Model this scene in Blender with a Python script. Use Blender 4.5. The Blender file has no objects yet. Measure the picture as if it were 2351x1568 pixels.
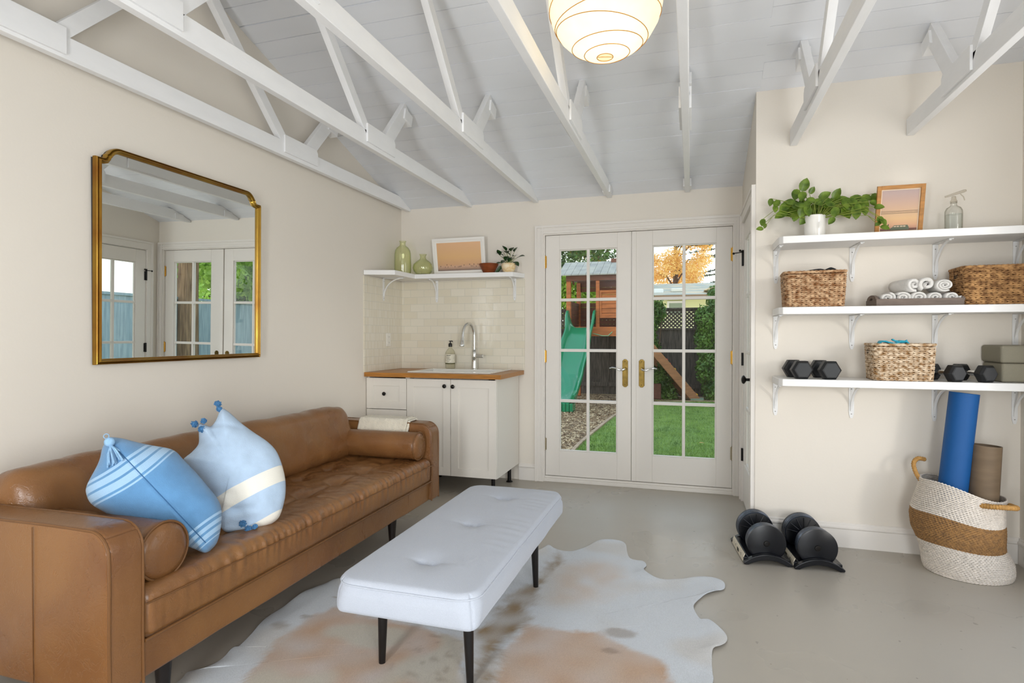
import bpy, bmesh, math, random
from mathutils import Vector, Matrix, noise
random.seed(7)
PI = math.pi
S = bpy.context.scene
COL = S.collection

# ------------------------------------------------------------ camera
F_PX, W_PX = 1337.0, 2351.0
YAW = math.atan(412.5 / 1337.0)
PITCH = -math.atan(12.5 / 1337.0 * math.cos(YAW))
cam_d = bpy.data.cameras.new('camera'); cam = bpy.data.objects.new('camera', cam_d); COL.objects.link(cam)
cam_d.sensor_fit = 'HORIZONTAL'; cam_d.sensor_width = 36.0; cam_d.lens = 36.0 * F_PX / W_PX
cam_d.clip_start = 0.05; cam_d.clip_end = 200
cam.location = (0, 0, 1.23)
cam.rotation_euler = (PI / 2 + PITCH, 0, YAW)
S.camera = cam

# ------------------------------------------------------------ view + world + lights
S.view_settings.view_transform = 'Standard'; S.view_settings.look = 'None'
S.view_settings.exposure = 0.0; S.view_settings.gamma = 1.0; S.view_settings.use_curve_mapping = False
S.cycles.use_denoising = True
S.cycles.max_bounces = 10; S.cycles.diffuse_bounces = 5; S.cycles.glossy_bounces = 4
S.cycles.transmission_bounces = 8; S.cycles.transparent_max_bounces = 12
S.cycles.caustics_reflective = False; S.cycles.caustics_refractive = False
S.cycles.sample_clamp_indirect = 6.0

wd = bpy.data.worlds.new('sky_world'); S.world = wd; wd.use_nodes = True
nt = wd.node_tree; bg = nt.nodes['Background']
tc = nt.nodes.new('ShaderNodeTexCoord'); sx = nt.nodes.new('ShaderNodeSeparateXYZ'); rp = nt.nodes.new('ShaderNodeValToRGB')
nt.links.new(tc.outputs['Generated'], sx.inputs[0]); nt.links.new(sx.outputs['Z'], rp.inputs[0])
rp.color_ramp.elements[0].position = 0.0; rp.color_ramp.elements[0].color = (1.0, 0.98, 0.94, 1)
rp.color_ramp.elements[1].position = 0.7; rp.color_ramp.elements[1].color = (0.62, 0.76, 1.0, 1)
nt.links.new(rp.outputs[0], bg.inputs[0]); bg.inputs[1].default_value = 1.9

def area(name, loc, rot, sx_, sy_, power, color, spread=None):
    l = bpy.data.lights.new(name, 'AREA'); l.shape = 'RECTANGLE'; l.size = sx_; l.size_y = sy_
    l.energy = power; l.color = color
    if spread: l.spread = spread
    o = bpy.data.objects.new(name, l); COL.objects.link(o); o.location = loc; o.rotation_euler = rot
    return o
# low soft sun behind the camera's right shoulder, filtered by haze
sl_ = bpy.data.lights.new('low_sun', 'SUN'); sl_.energy = .50; sl_.angle = math.radians(7); sl_.color = (1, .965, .90)
sn = bpy.data.objects.new('low_sun', sl_); COL.objects.link(sn)
sn.rotation_euler = Vector((-.60, .80, -.10)).to_track_quat('-Z', 'Y').to_euler()
# daylight through the window of the right wall
area('daylight_right_window', (1.86, 2.45, 1.20), (0, PI / 2, 0), 1.9, 1.25, 6, (0.96, 0.98, 1.0))
# daylight through an unseen front window, plus an added lamp brightening the left wall
area('daylight_front_window', (1.04, -1.08, 1.15), (PI / 2 + .12, 0, .90), 1.1, 1.75, 74, (0.92, 0.965, 1.0))
area('added_left_fill_light', (-1.0, -1.08, 1.15), (PI / 2 + .15, 0, .40), .52, 1.75, 58, (0.95, 0.975, 1.0))
# sampling guide for the sky light that comes through the glazed double doors
pt = area('sky_portal', (-0.45, 4.95, 1.1), (-PI / 2, 0, 0), 1.5, 1.85, 1, (1, 1, 1)); pt.data.cycles.is_portal = True

# ------------------------------------------------------------ materials
def lin(c):
    if isinstance(c, str):
        c = c.lstrip('#'); c = [int(c[i:i + 2], 16) / 255 for i in (0, 2, 4)]
        return tuple((v / 12.92 if v <= 0.04045 else ((v + 0.055) / 1.055) ** 2.4) for v in c)
    return tuple(c)
MATS = {}
def mat(name, color, rough=0.5, metal=0.0, var=0.0, vscale=20.0, bump=0.0, bscale=200.0, stretch=(1, 1, 1), spec=0.5,
        color2=None, alpha=1.0, trans=0.0, ior=1.45, sheen=0.0, coat=0.0, rvar=0.0, detail=3.0, distort=0.0, coords='Object', contrast=None):
    m = bpy.data.materials.new(name); m.use_nodes = True; n = m.node_tree; p = n.nodes['Principled BSDF']
    c = lin(color); p.inputs['Base Color'].default_value = (*c, 1)
    p.inputs['Roughness'].default_value = rough; p.inputs['Metallic'].default_value = metal
    p.inputs['Specular IOR Level'].default_value = spec; p.inputs['IOR'].default_value = ior
    p.inputs['Transmission Weight'].default_value = trans; p.inputs['Alpha'].default_value = alpha
    p.inputs['Sheen Weight'].default_value = sheen; p.inputs['Coat Weight'].default_value = coat
    if var or bump or color2 or rvar:
        t = n.nodes.new('ShaderNodeTexCoord'); mp = n.nodes.new('ShaderNodeMapping'); mp.inputs['Scale'].default_value = stretch
        n.links.new(t.outputs[coords], mp.inputs[0])
    if var or color2 or rvar:
        ns = n.nodes.new('ShaderNodeTexNoise'); ns.inputs['Scale'].default_value = vscale; ns.inputs['Detail'].default_value = detail
        ns.inputs['Distortion'].default_value = distort
        n.links.new(mp.outputs[0], ns.inputs[0])
        rmp = n.nodes.new('ShaderNodeValToRGB')
        lo, hi = contrast or (0.3, 0.7)
        rmp.color_ramp.elements[0].position = lo; rmp.color_ramp.elements[1].position = hi
        if color2: a, b = c, lin(color2)
        else: a, b = tuple(v * (1 - var) for v in c), tuple(min(1, v * (1 + var)) for v in c)
        rmp.color_ramp.elements[0].color = (*a, 1); rmp.color_ramp.elements[1].color = (*b, 1)
        n.links.new(ns.outputs['Fac'], rmp.inputs[0])
        if var or color2: n.links.new(rmp.outputs[0], p.inputs['Base Color'])
        if rvar:
            mr = n.nodes.new('ShaderNodeMapRange'); mr.inputs[1].default_value = 0.3; mr.inputs[2].default_value = 0.7
            mr.inputs[3].default_value = max(0.02, rough - rvar); mr.inputs[4].default_value = min(1, rough + rvar)
            n.links.new(ns.outputs['Fac'], mr.inputs[0]); n.links.new(mr.outputs[0], p.inputs['Roughness'])
    if bump:
        nb = n.nodes.new('ShaderNodeTexNoise'); nb.inputs['Scale'].default_value = bscale; nb.inputs['Detail'].default_value = 3
        n.links.new(mp.outputs[0], nb.inputs[0])
        b = n.nodes.new('ShaderNodeBump'); b.inputs['Strength'].default_value = bump; b.inputs['Distance'].default_value = 0.01
        n.links.new(nb.outputs['Fac'], b.inputs['Height']); n.links.new(b.outputs[0], p.inputs['Normal'])
    MATS[name] = m
    return m
def glass_pane(name, tint=(0.97, 1, 0.98), refl=1.0):
    m = bpy.data.materials.new(name); m.use_nodes = True; n = m.node_tree; n.nodes.clear()
    o = n.nodes.new('ShaderNodeOutputMaterial'); mx = n.nodes.new('ShaderNodeMixShader'); tr = n.nodes.new('ShaderNodeBsdfTransparent')
    gl = n.nodes.new('ShaderNodeBsdfGlossy'); fr = n.nodes.new('ShaderNodeLayerWeight')
    gl.inputs['Roughness'].default_value = 0.0; tr.inputs[0].default_value = (*tint, 1)
    pw = n.nodes.new('ShaderNodeMath'); pw.operation = 'POWER'; pw.inputs[1].default_value = 4.5; n.links.new(fr.outputs['Facing'], pw.inputs[0])
    mu = n.nodes.new('ShaderNodeMath'); mu.operation = 'MULTIPLY_ADD'; mu.inputs[1].default_value = .6 * refl; mu.inputs[2].default_value = .022 * refl
    n.links.new(pw.outputs[0], mu.inputs[0]); n.links.new(mu.outputs[0], mx.inputs[0])
    n.links.new(tr.outputs[0], mx.inputs[1]); n.links.new(gl.outputs[0], mx.inputs[2]); n.links.new(mx.outputs[0], o.inputs[0])
    return m

WALL = mat('warm_wall_paint', '#e0d9ce', 0.75, bump=0.04, bscale=90)
TRIMM = mat('white_trim_paint', '#e2ddd6', 0.42)
CEIL = mat('white_board_paint', '#e0e2e6', 0.6, var=0.015, vscale=3, stretch=(0.6, 3, 3))
TRUSS = mat('white_beam_paint', '#eaeaea', 0.55, var=0.02, vscale=6, bump=0.05, bscale=30, stretch=(3, 1, 3))
DARKGAP = mat('dark_gap', '#3a3836', 0.9)
CABINET = mat('white_cabinet_lacquer', '#e3ded5', 0.38)
SHELFW = mat('white_shelf_paint', '#e8e7e5', 0.42)
METALW = mat('white_powder_metal', '#e4e4e3', 0.4)
BLACK = mat('black_metal', '#14110f', 0.35, metal=0.4)
SCREW = mat('screw_metal', '#8d8c88', 0.4, metal=0.8)
BRASS = mat('polished_brass', '#c79a45', 0.28, metal=1.0)
BRONZE = mat('aged_brass', '#5f4d24', 0.32, metal=0.9, var=0.25, vscale=30)
CHROME = mat('chrome', '#d8d8d6', 0.07, metal=1.0)
GLASS = glass_pane('window_glass')
def vessel_glass(name, tint, edge, refl=1.0):
    m = glass_pane(name, tint, refl); n = m.node_tree; tr = [x for x in n.nodes if x.bl_idname == 'ShaderNodeBsdfTransparent'][0]
    lw = n.nodes.new('ShaderNodeLayerWeight'); pw = n.nodes.new('ShaderNodeMath'); pw.operation = 'POWER'; pw.inputs[1].default_value = 3.0
    mx = n.nodes.new('ShaderNodeMixRGB'); mx.inputs[1].default_value = (*tint, 1); mx.inputs[2].default_value = (*edge, 1)
    n.links.new(lw.outputs['Facing'], pw.inputs[0]); n.links.new(pw.outputs[0], mx.inputs[0]); n.links.new(mx.outputs[0], tr.inputs[0])
    return m
def concrete():
    m = mat('painted_concrete', '#aaa397', 0.34, var=0.05, vscale=1.6, rvar=0.15, bump=0.05, bscale=18)
    n = m.node_tree; p = n.nodes['Principled BSDF']
    t = n.nodes.new('ShaderNodeTexCoord')
    w = n.nodes.new('ShaderNodeTexNoise'); w.inputs['Scale'].default_value = 2.2; w.inputs['Detail'].default_value = 5
    add = n.nodes.new('ShaderNodeVectorMath'); add.operation = 'ADD'
    n.links.new(t.outputs['Object'], w.inputs[0]); n.links.new(t.outputs['Object'], add.inputs[0]); n.links.new(w.outputs['Color'], add.inputs[1])
    v = n.nodes.new('ShaderNodeTexVoronoi'); v.feature = 'DISTANCE_TO_EDGE'; v.inputs['Scale'].default_value = 0.75
    n.links.new(add.outputs[0], v.inputs[0])
    lt = n.nodes.new('ShaderNodeMapRange'); lt.inputs[1].default_value = 0.0; lt.inputs[2].default_value = 0.0030; lt.inputs[3].default_value = 0.40; lt.inputs[4].default_value = 0.0
    n.links.new(v.outputs[0], lt.inputs[0])
    k = n.nodes.new('ShaderNodeTexNoise'); k.inputs['Scale'].default_value = 1.3; n.links.new(t.outputs['Object'], k.inputs[0])
    kk = n.nodes.new('ShaderNodeMapRange'); kk.inputs[1].default_value = 0.53; kk.inputs[2].default_value = 0.62
    n.links.new(k.outputs['Fac'], kk.inputs[0])
    mu = n.nodes.new('ShaderNodeMath'); mu.operation = 'MULTIPLY'; n.links.new(lt.outputs[0], mu.inputs[0]); n.links.new(kk.outputs[0], mu.inputs[1])
    # flecks of dirt
    fl = n.nodes.new('ShaderNodeTexNoise'); fl.inputs['Scale'].default_value = 34; fl.inputs['Detail'].default_value = 1
    n.links.new(t.outputs['Object'], fl.inputs[0])
    f2 = n.nodes.new('ShaderNodeMapRange'); f2.inputs[1].default_value = 0.755; f2.inputs[2].default_value = 0.78; f2.inputs[4].default_value = 0.4
    n.links.new(fl.outputs['Fac'], f2.inputs[0])
    mxx = n.nodes.new('ShaderNodeMath'); mxx.operation = 'MAXIMUM'; n.links.new(mu.outputs[0], mxx.inputs[0]); n.links.new(f2.outputs[0], mxx.inputs[1])
    mix = n.nodes.new('ShaderNodeMixRGB'); mix.inputs[2].default_value = (*lin('#5e574c'), 1)
    src = p.inputs['Base Color'].links[0].from_socket
    n.links.new(mxx.outputs[0], mix.inputs[0]); n.links.new(src, mix.inputs[1]); n.links.new(mix.outputs[0], p.inputs['Base Color'])
    return m
CONCRETE = concrete()

# ------------------------------------------------------------ mesh builder
WM = {}      # world matrix of every empty / thing made here
def frame_axis(d):
    d = Vector(d).normalized(); a = Vector((0, 0, 1)) if abs(d.z) < 0.9 else Vector((1, 0, 0))
    u = d.cross(a).normalized(); return u, d.cross(u).normalized()
class MB:
    def __init__(s): s.v = []; s.f = []; s.m = []; s.nb = 0; s.mi = 0
    def add(s, vs, fs):
        k = len(s.v); s.v += [tuple(x) for x in vs]
        for f in fs: s.f.append([i + k for i in f]); s.m.append(s.mi)
        return s
    def box(s, x0, x1, y0, y1, z0, z1, M=None):
        e = 0.00012 * (s.nb % 6); s.nb += 1          # keeps neighbouring faces from lying exactly in one plane
        x0, x1, y0, y1, z0, z1 = x0 - e, x1 + e, y0 - e, y1 + e, z0 - e, z1 + e
        vs = [Vector((x, y, z)) for z in (z0, z1) for y in (y0, y1) for x in (x0, x1)]
        if M: vs = [M @ v for v in vs]
        return s.add(vs, [(0, 2, 3, 1), (4, 5, 7, 6), (0, 1, 5, 4), (2, 6, 7, 3), (0, 4, 6, 2), (1, 3, 7, 5)])
    def prism(s, pts, axis, a, b):
        """polygon pts extruded along axis from a to b; pts are in the two other axes, in order"""
        def P(p, t):
            return {'x': (t, p[0], p[1]), 'y': (p[0], t, p[1]), 'z': (p[0], p[1], t)}[axis]
        n = len(pts); vs = [P(p, a) for p in pts] + [P(p, b) for p in pts]
        fs = [tuple(range(n))[::-1], tuple(range(n, 2 * n))] + [(i, (i + 1) % n, n + (i + 1) % n, n + i) for i in range(n)]
        return s.add(vs, fs)
    def ring_tube(s, rings, closed=False, cap=True):
        n = len(rings[0]); vs = [p for r in rings for p in r]; fs = []; R = len(rings)
        for i in range(R if closed else R - 1):
            j = (i + 1) % R
            for k in range(n):
                l = (k + 1) % n; fs.append((i * n + k, i * n + l, j * n + l, j * n + k))
        if cap and not closed: fs += [tuple(range(n))[::-1], tuple((R - 1) * n + k for k in range(n))]
        return s.add(vs, fs)
    def tube(s, pts, r, seg=8, closed=False, rr=None):
        pts = [Vector(p) for p in pts]; n = len(pts); rings = []; u = None
        for i, p in enumerate(pts):
            if closed: d = pts[(i + 1) % n] - pts[i - 1]
            else: d = pts[min(i + 1, n - 1)] - pts[max(i - 1, 0)]
            if d.length < 1e-9: d = Vector((0, 0, 1))
            d.normalize()
            if u is None: u, w = frame_axis(d)
            else:
                u = (u - d * u.dot(d))
                if u.length < 1e-6: u, _ = frame_axis(d)
                u.normalize()
            w = d.cross(u); q = rr[i] if rr else r
            rings.append([p + (u * math.cos(2 * PI * k / seg) + w * math.sin(2 * PI * k / seg)) * q for k in range(seg)])
        return s.ring_tube(rings, closed)
    def lathe(s, prof, c=(0, 0, 0), seg=32, M=None, cap=True, sx=1.0, sy=1.0, wob=None):
        rings = []
        for r, z in prof:
            ring = []
            for k in range(seg):
                a = 2 * PI * k / seg; q = r * (wob(a, z) if wob else 1)
                v = Vector((q * math.cos(a) * sx, q * math.sin(a) * sy, z))
                if M: v = M @ v
                ring.append(v + Vector(c))
            rings.append(ring)
        return s.ring_tube(rings, False, cap)
    def cyl(s, a, b, r, seg=16, r2=None):
        return s.tube([a, b], r, seg, rr=[r, r if r2 is None else r2])
    def sphere(s, c, r, seg=16, rings=10, sc=(1, 1, 1)):
        prof = [(max(1e-4, math.sin(PI * i / rings)) * r, -math.cos(PI * i / rings) * r * sc[2]) for i in range(rings + 1)]
        return s.lathe(prof, c, seg, sx=sc[0], sy=sc[1])
    def build(s, name, m, parent=None, smooth=True, bevel=0.0, local=False, angle=38, seg=2, vcol=None):
        me = bpy.data.meshes.new(name)
        vs = s.v
        if parent is not None and not local:
            inv = WM[parent.name].inverted(); vs = [tuple(inv @ Vector(v)) for v in vs]
        me.from_pydata(vs, [], s.f); me.update()
        for q in (m if isinstance(m, (list, tuple)) else [m]): me.materials.append(q)
        if any(s.m): me.polygons.foreach_set('material_index', s.m)
        if smooth:
            me.polygons.foreach_set('use_smooth', [True] * len(me.polygons)); me.set_sharp_from_angle(angle=math.radians(angle))
        if vcol:
            ca = me.color_attributes.new('Col', 'FLOAT_COLOR', 'POINT')
            ca.data.foreach_set('color', [c for q in vcol for c in (*q, 1.0)])
        o = bpy.data.objects.new(name, me); COL.objects.link(o)
        bmx = bmesh.new(); bmx.from_mesh(me); bmesh.ops.delete(bmx, geom=[v for v in bmx.verts if not v.link_faces], context="VERTS"); bmesh.ops.recalc_face_normals(bmx, faces=bmx.faces[:]); bmx.to_mesh(me); bmx.free()
        if bevel:
            b = o.modifiers.new('bevel', 'BEVEL'); b.width = bevel; b.segments = seg; b.limit_method = 'ANGLE'; b.angle_limit = math.radians(35)
            b.harden_normals = bool(smooth)
        if parent is not None:
            o.parent = parent; WM[o.name] = WM[parent.name]
        else: WM[o.name] = Matrix.Identity(4)
        return o
def tag(o, label=None, cat=None, group=None, kind=None):
    if label: o['label'] = label
    if cat: o['category'] = cat
    if group: o['group'] = group
    if kind: o['kind'] = kind
    return o
def thing(name, label, cat, loc=(0, 0, 0), rz=0.0, group=None, kind=None):
    o = bpy.data.objects.new(name, None); COL.objects.link(o); o.empty_display_size = 0.05
    o.location = loc; o.rotation_euler = (0, 0, rz); WM[o.name] = Matrix.Translation(loc) @ Matrix.Rotation(rz, 4, 'Z')
    return tag(o, label, cat, group, kind)
def copy_tree(o, parent=None):
    c = o.copy(); COL.objects.link(c)
    if parent: c.parent = parent
    for ch in list(o.children): copy_tree(ch, c)
    return c
def struct(name, mb, m, parent=None, **k):
    o = mb.build(name, m, parent, **k)
    if parent is None: o['kind'] = 'structure'
    return o
def nz(x, y, z=0.0): return noise.noise(Vector((x, y, z)))
def rbox(x0, x1, y0, y1, z0, z1, r, step, disp=None, M=None):
    """rounded box skin made of a fine grid; step is a number or (sx, sy, sz); disp(p, n) moves a vertex"""
    st = step if isinstance(step, tuple) else (step,) * 3
    lo = Vector((x0, y0, z0)); hi = Vector((x1, y1, z1)); c = (lo + hi) / 2; h = (hi - lo) / 2
    rr = min(r, h.x, h.y, h.z)
    def axis(i):
        L = 2 * h[i]; n = max(2, round((L - 2 * rr) / st[i])) if L > 2 * rr + 1e-6 else 1
        inner = [-h[i] + rr + (L - 2 * rr) * k / n for k in range(n + 1)]
        e = [-h[i] + rr * (1 - math.tan(PI / 4 * (1 - k / 3))) for k in range(3)]
        return e + inner + [-q for q in e[::-1]]
    A = [axis(i) for i in range(3)]; mb = MB(); idx = {}
    def vert(i, j, k):
        key = (i, j, k)
        if key in idx: return idx[key]
        p = Vector((A[0][i], A[1][j], A[2][k])); q = Vector([max(-h[t] + rr, min(h[t] - rr, p[t])) for t in range(3)])
        d = p - q; n = d.normalized() if d.length > 1e-9 else Vector((0, 0, 1))
        w = c + q + n * rr
        if disp: w = Vector(disp(w, n))
        if M: w = M @ w
        idx[key] = len(mb.v); mb.v.append(tuple(w)); return idx[key]
    N = [len(a) - 1 for a in A]
    for ax in range(3):
        b, cc = [(1, 2), (0, 2), (0, 1)][ax]
        for side in (0, N[ax]):
            for i in range(N[b]):
                for j in range(N[cc]):
                    def K(u, v):
                        k = [0, 0, 0]; k[ax] = side; k[b] = u; k[cc] = v; return vert(*k)
                    f = [K(i, j), K(i + 1, j), K(i + 1, j + 1), K(i, j + 1)]
                    if (side == 0) == (ax != 1): f.reverse()
                    mb.f.append(f); mb.m.append(0)
    return mb
def inflate(outline, T, O, h, u, n, rings=14, p=2.3, q=0.6, back=1.0, disp=None, sub=3):
    """pillow: an outline in the plane (O, h, u) given thickness T along n"""
    O, h, u, n = map(Vector, (O, h, u, n)); pts = []
    L = len(outline)
    for i in range(L):                       # smooth and resample
        a, b, c_, d = [Vector(outline[(i + k) % L]) for k in (-1, 0, 1, 2)]
        for t in range(sub):
            s = t / sub
            pts.append(0.5 * ((2 * b) + (c_ - a) * s + (2 * a - 5 * b + 4 * c_ - d) * s * s + (3 * b - a - 3 * c_ + d) * s ** 3))
    cx = sum(x[0] for x in pts) / len(pts); cy = sum(x[1] for x in pts) / len(pts); C = Vector((cx, cy))
    mb = MB(); N = len(pts)
    def P(v2, hh):
        w = O + h * v2[0] + u * v2[1] + n * hh
        return disp(w, v2, hh) if disp else w
    for side in (1, -1):
        base = len(mb.v)
        for k in range(rings):
            s = 1 - k / rings
            H = side * T / 2 * max(0.0, (1 - s ** p)) ** q * (1 if side > 0 else back)
            mb.v += [tuple(P(C + (x - C) * s, H)) for x in pts]
        mb.v.append(tuple(P(C, side * T / 2 * (1 if side > 0 else back))))
        for k in range(rings - 1):
            for i in range(N):
                j = (i + 1) % N; mb.f.append([base + k * N + i, base + k * N + j, base + (k + 1) * N + j, base + (k + 1) * N + i]); mb.m.append(0)
        for i in range(N): mb.f.append([base + (rings - 1) * N + i, base + (rings - 1) * N + (i + 1) % N, base + rings * N]); mb.m.append(0)
    # weld the rim: the second side's first ring is the first side's
    off = rings * N + 1
    mb.f = [[(x - off if off <= x < off + N else x) for x in f] for f in mb.f]
    return mb
# ============================================================ the room
XL, YB, YA, XR, XS, YF = -2.54, 4.8, 3.815, 1.70, 0.37, -0.9
def cz(y): return 3.177 - 0.331 * abs(y - 2.4)

struct('floor', MB().box(-2.7, 1.85, -1.0, 3.93, -0.06, 0).box(-2.7, 0.48, 3.93, 4.9, -0.06, 0), CONCRETE, smooth=False)
prof = [(-1.0, -0.06), (4.92, -0.06), (4.92, cz(4.92) + 0.01), (2.4, cz(2.4) + 0.01), (-1.0, cz(-1.0) + 0.01)]
struct('wall_left', MB().prism(prof, 'x', XL - 0.12, XL), WALL, smooth=False)
b = MB()
b.box(XL - 0.02, -1.205, YB, YB + 0.12, -0.06, cz(YB) + .005).box(-1.205, 0.317, YB, YB + 0.12, 2.095, cz(YB) + .005).box(0.317, XS + 0.1, YB, YB + 0.12, -0.06, cz(YB) + .005)
struct('wall_back', b, WALL, smooth=False)
b = MB()
b.prism([(4.66, -0.06), (4.8, -0.06), (4.8, cz(4.8)), (4.66, cz(4.66))], 'x', XS, XS + 0.1)
b.prism([(YA, -0.06), (3.925, -0.06), (3.925, cz(3.925)), (YA, cz(YA))], 'x', XS, XS + 0.1)
b.prism([(3.925, 2.085), (4.66, 2.085), (4.66, cz(4.66)), (3.925, cz(3.925))], 'x', XS, XS + 0.1)
struct('wall_return', b, WALL, smooth=False)
struct('wall_alcove', MB().box(XS + 0.1, XR + 0.1, YA, YA + 0.1, -0.06, cz(YA)), WALL, smooth=False)
b = MB()
b.prism([(3.2, -0.06), (YA, -0.06), (YA, cz(YA)), (3.2, cz(3.2))], 'x', XR, XR + 0.12)
b.prism([(-1.0, -0.06), (1.8, -0.06), (1.8, cz(1.8)), (-1.0, cz(-1.0))], 'x', XR, XR + 0.12)
b.prism([(1.8, -0.06), (3.2, -0.06), (3.2, 0.22), (1.8, 0.22)], 'x', XR, XR + 0.12)
b.prism([(1.8, 2.3), (3.2, 2.3), (3.2, cz(3.2)), (2.4, cz(2.4)), (1.8, cz(1.8))], 'x', XR, XR + 0.12)
struct('wall_right', b, WALL, smooth=False)
b = MB()
b.box(XL, -1.27, YF - 0.1, YF, -0.06, cz(YF) + .01).box(-.73, .47, YF - 0.1, YF, -0.06, cz(YF) + .01).box(1.62, XR, YF - 0.1, YF, -0.06, cz(YF) + .01)
for x0, x1 in ((-1.27, -.73), (.47, 1.62)): b.box(x0, x1, YF - 0.1, YF, -0.06, .2).box(x0, x1, YF - 0.1, YF, 1.99, cz(YF) + .01)  # the narrow left opening is added for the fill lamp
struct('wall_front', b, WALL, smooth=False)

# board ceiling: every board is a shallow step of one profile, two slopes
def slope_pts(y0, y1, sgn):
    pts = []; y = y0; rnd = random.Random(3)
    while y > y1 + 0.01:
        yn = max(y1, y - 0.1213); g = rnd.choice([0.0012, 0.0016, 0.0020, 0.0030]); j = rnd.uniform(-.0018, .0018)
        pts += [(y - g, cz(y - g) + 0.016), (y - g, cz(y - g) + j), (yn + g, cz(yn + g) + j), (yn + g, cz(yn + g) + 0.016)]
        y = yn
    return pts
def roof_prism(mb, y0, y1, x0, x1):
    pts = slope_pts(y0, y1, 1); pts += [(y1, cz(y1) + 0.05), (y0, cz(y0) + 0.05)]
    mb.prism(pts, 'x', x0, x1)
b = MB()
roof_prism(b, 4.87, 2.4, XL - 0.1, XS + 0.02); roof_prism(b, YA + .02, 2.4, XS + 0.02, XR + 0.1)
fr = [(y, z) for y, z in slope_pts(4.8 + 1.0, 2.4, 1)]
pts = [(4.8 - y, z) for y, z in fr]; pts += [(2.4, cz(2.4) + .05), (-1.0, cz(-1.0) + .05)]
b.prism(pts, 'x', XL - 0.1, XR + 0.1)
struct('ceiling', b, CEIL, smooth=False)
struct('ceiling', MB().prism([(4.95, cz(4.95) + .052), (2.4, cz(2.4) + .052), (-1.1, cz(-1.1) + .052), (-1.1, cz(-1.1) + .14), (2.4, cz(2.4) + .14), (4.95, cz(4.95) + .14)], 'x', XL - 0.2, XS + .1)
       .prism([(YA + .13, cz(YA + .13) + .052), (2.4, cz(2.4) + .052), (-1.1, cz(-1.1) + .052), (-1.1, cz(-1.1) + .14), (2.4, cz(2.4) + .14), (YA + .13, cz(YA + .13) + .14)], 'x', XS + .1, XR + 0.2), DARKGAP, smooth=False)

# baseboards with a stepped cap
def base_x(mb, x0, x1, y, s=-1):     # runs along x, faces -y
    mb.box(x0, x1, min(y, y + s * .014), max(y, y + s * .014), 0, .105)
    mb.prism([(y, .105), (y + s * .014, .105), (y + s * .019, .112), (y + s * .019, .120), (y + s * .011, .128), (y + s * .011, .137), (y + s * .006, .142), (y, .142)], 'x', x0, x1)
def base_y(mb, y0, y1, x, s):
    mb.box(min(x, x + s * .014), max(x, x + s * .014), y0, y1, 0, .105)
    mb.prism([(x, .105), (x + s * .014, .105), (x + s * .019, .112), (x + s * .019, .120), (x + s * .011, .128), (x + s * .011, .137), (x + s * .006, .142), (x, .142)], 'y', y0, y1)
b = MB(); base_x(b, XS + .015, XR, YA); struct('baseboard_alcove', b, TRIMM, smooth=False)
b = MB(); base_x(b, -1.415, -1.272, YB); struct('baseboard_back', b, TRIMM, smooth=False)
b = MB(); base_y(b, 3.0, YA - .02, XR, -1); struct('baseboard_right', b, TRIMM, smooth=False)
b = MB(); base_y(b, -.9, 4.15, XL, 1); struct('baseboard_left', b, TRIMM, smooth=False)

# casings
def casing_v(mb, x, y, z0, z1, s, w=.07, depth=-1):   # vertical casing on back wall; x inner edge, s outward dir
    mb.box(min(x, x + s * w), max(x, x + s * w), y - .014, y, z0, z1)
    mb.box(min(x + s * (w - .018), x + s * w), max(x + s * (w - .018), x + s * w), y - .024, y, z0, z1 + .0)
    mb.box(min(x + s * .0, x + s * .012), max(x, x + s * .012), y - .019, y, z0, z1)
    mb.box(min(x + s * .022, x + s * .034), max(x + s * .022, x + s * .034), y - .018, y, z0, z1)
b = MB()
casing_v(b, -1.200, YB, 0, 2.16, -1, .072); casing_v(b, 0.310, YB, 0, 2.16, 1, .058)
zt = 2.095
b.box(-1.272, .368, YB - .014, YB, zt, zt + .065); b.box(-1.272, .368, YB - .024, YB, zt + .05, zt + .068)
b.box(-1.21, .32, YB - .019, YB, zt, zt + .012); b.box(-1.24, .34, YB - .018, YB, zt + .022, zt + .034)
struct('trim_1', b, TRIMM, smooth=False)
# jamb lining and threshold
b = MB().box(-1.205, -1.19, YB - .004, YB + .12, 0, 2.095).box(.302, .317, YB - .004, YB + .12, 0, 2.095).box(-1.205, .317, YB - .004, YB + .12, 2.085, 2.1)
struct('trim_2', b, TRIMM, smooth=False)
struct('trim_3', MB().box(-1.19, .302, YB - .006, YB + .10, 0, .030).box(-1.19, .302, YB + .004, YB + .07, .030, .046), TRIMM, smooth=False, bevel=.003)

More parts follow.
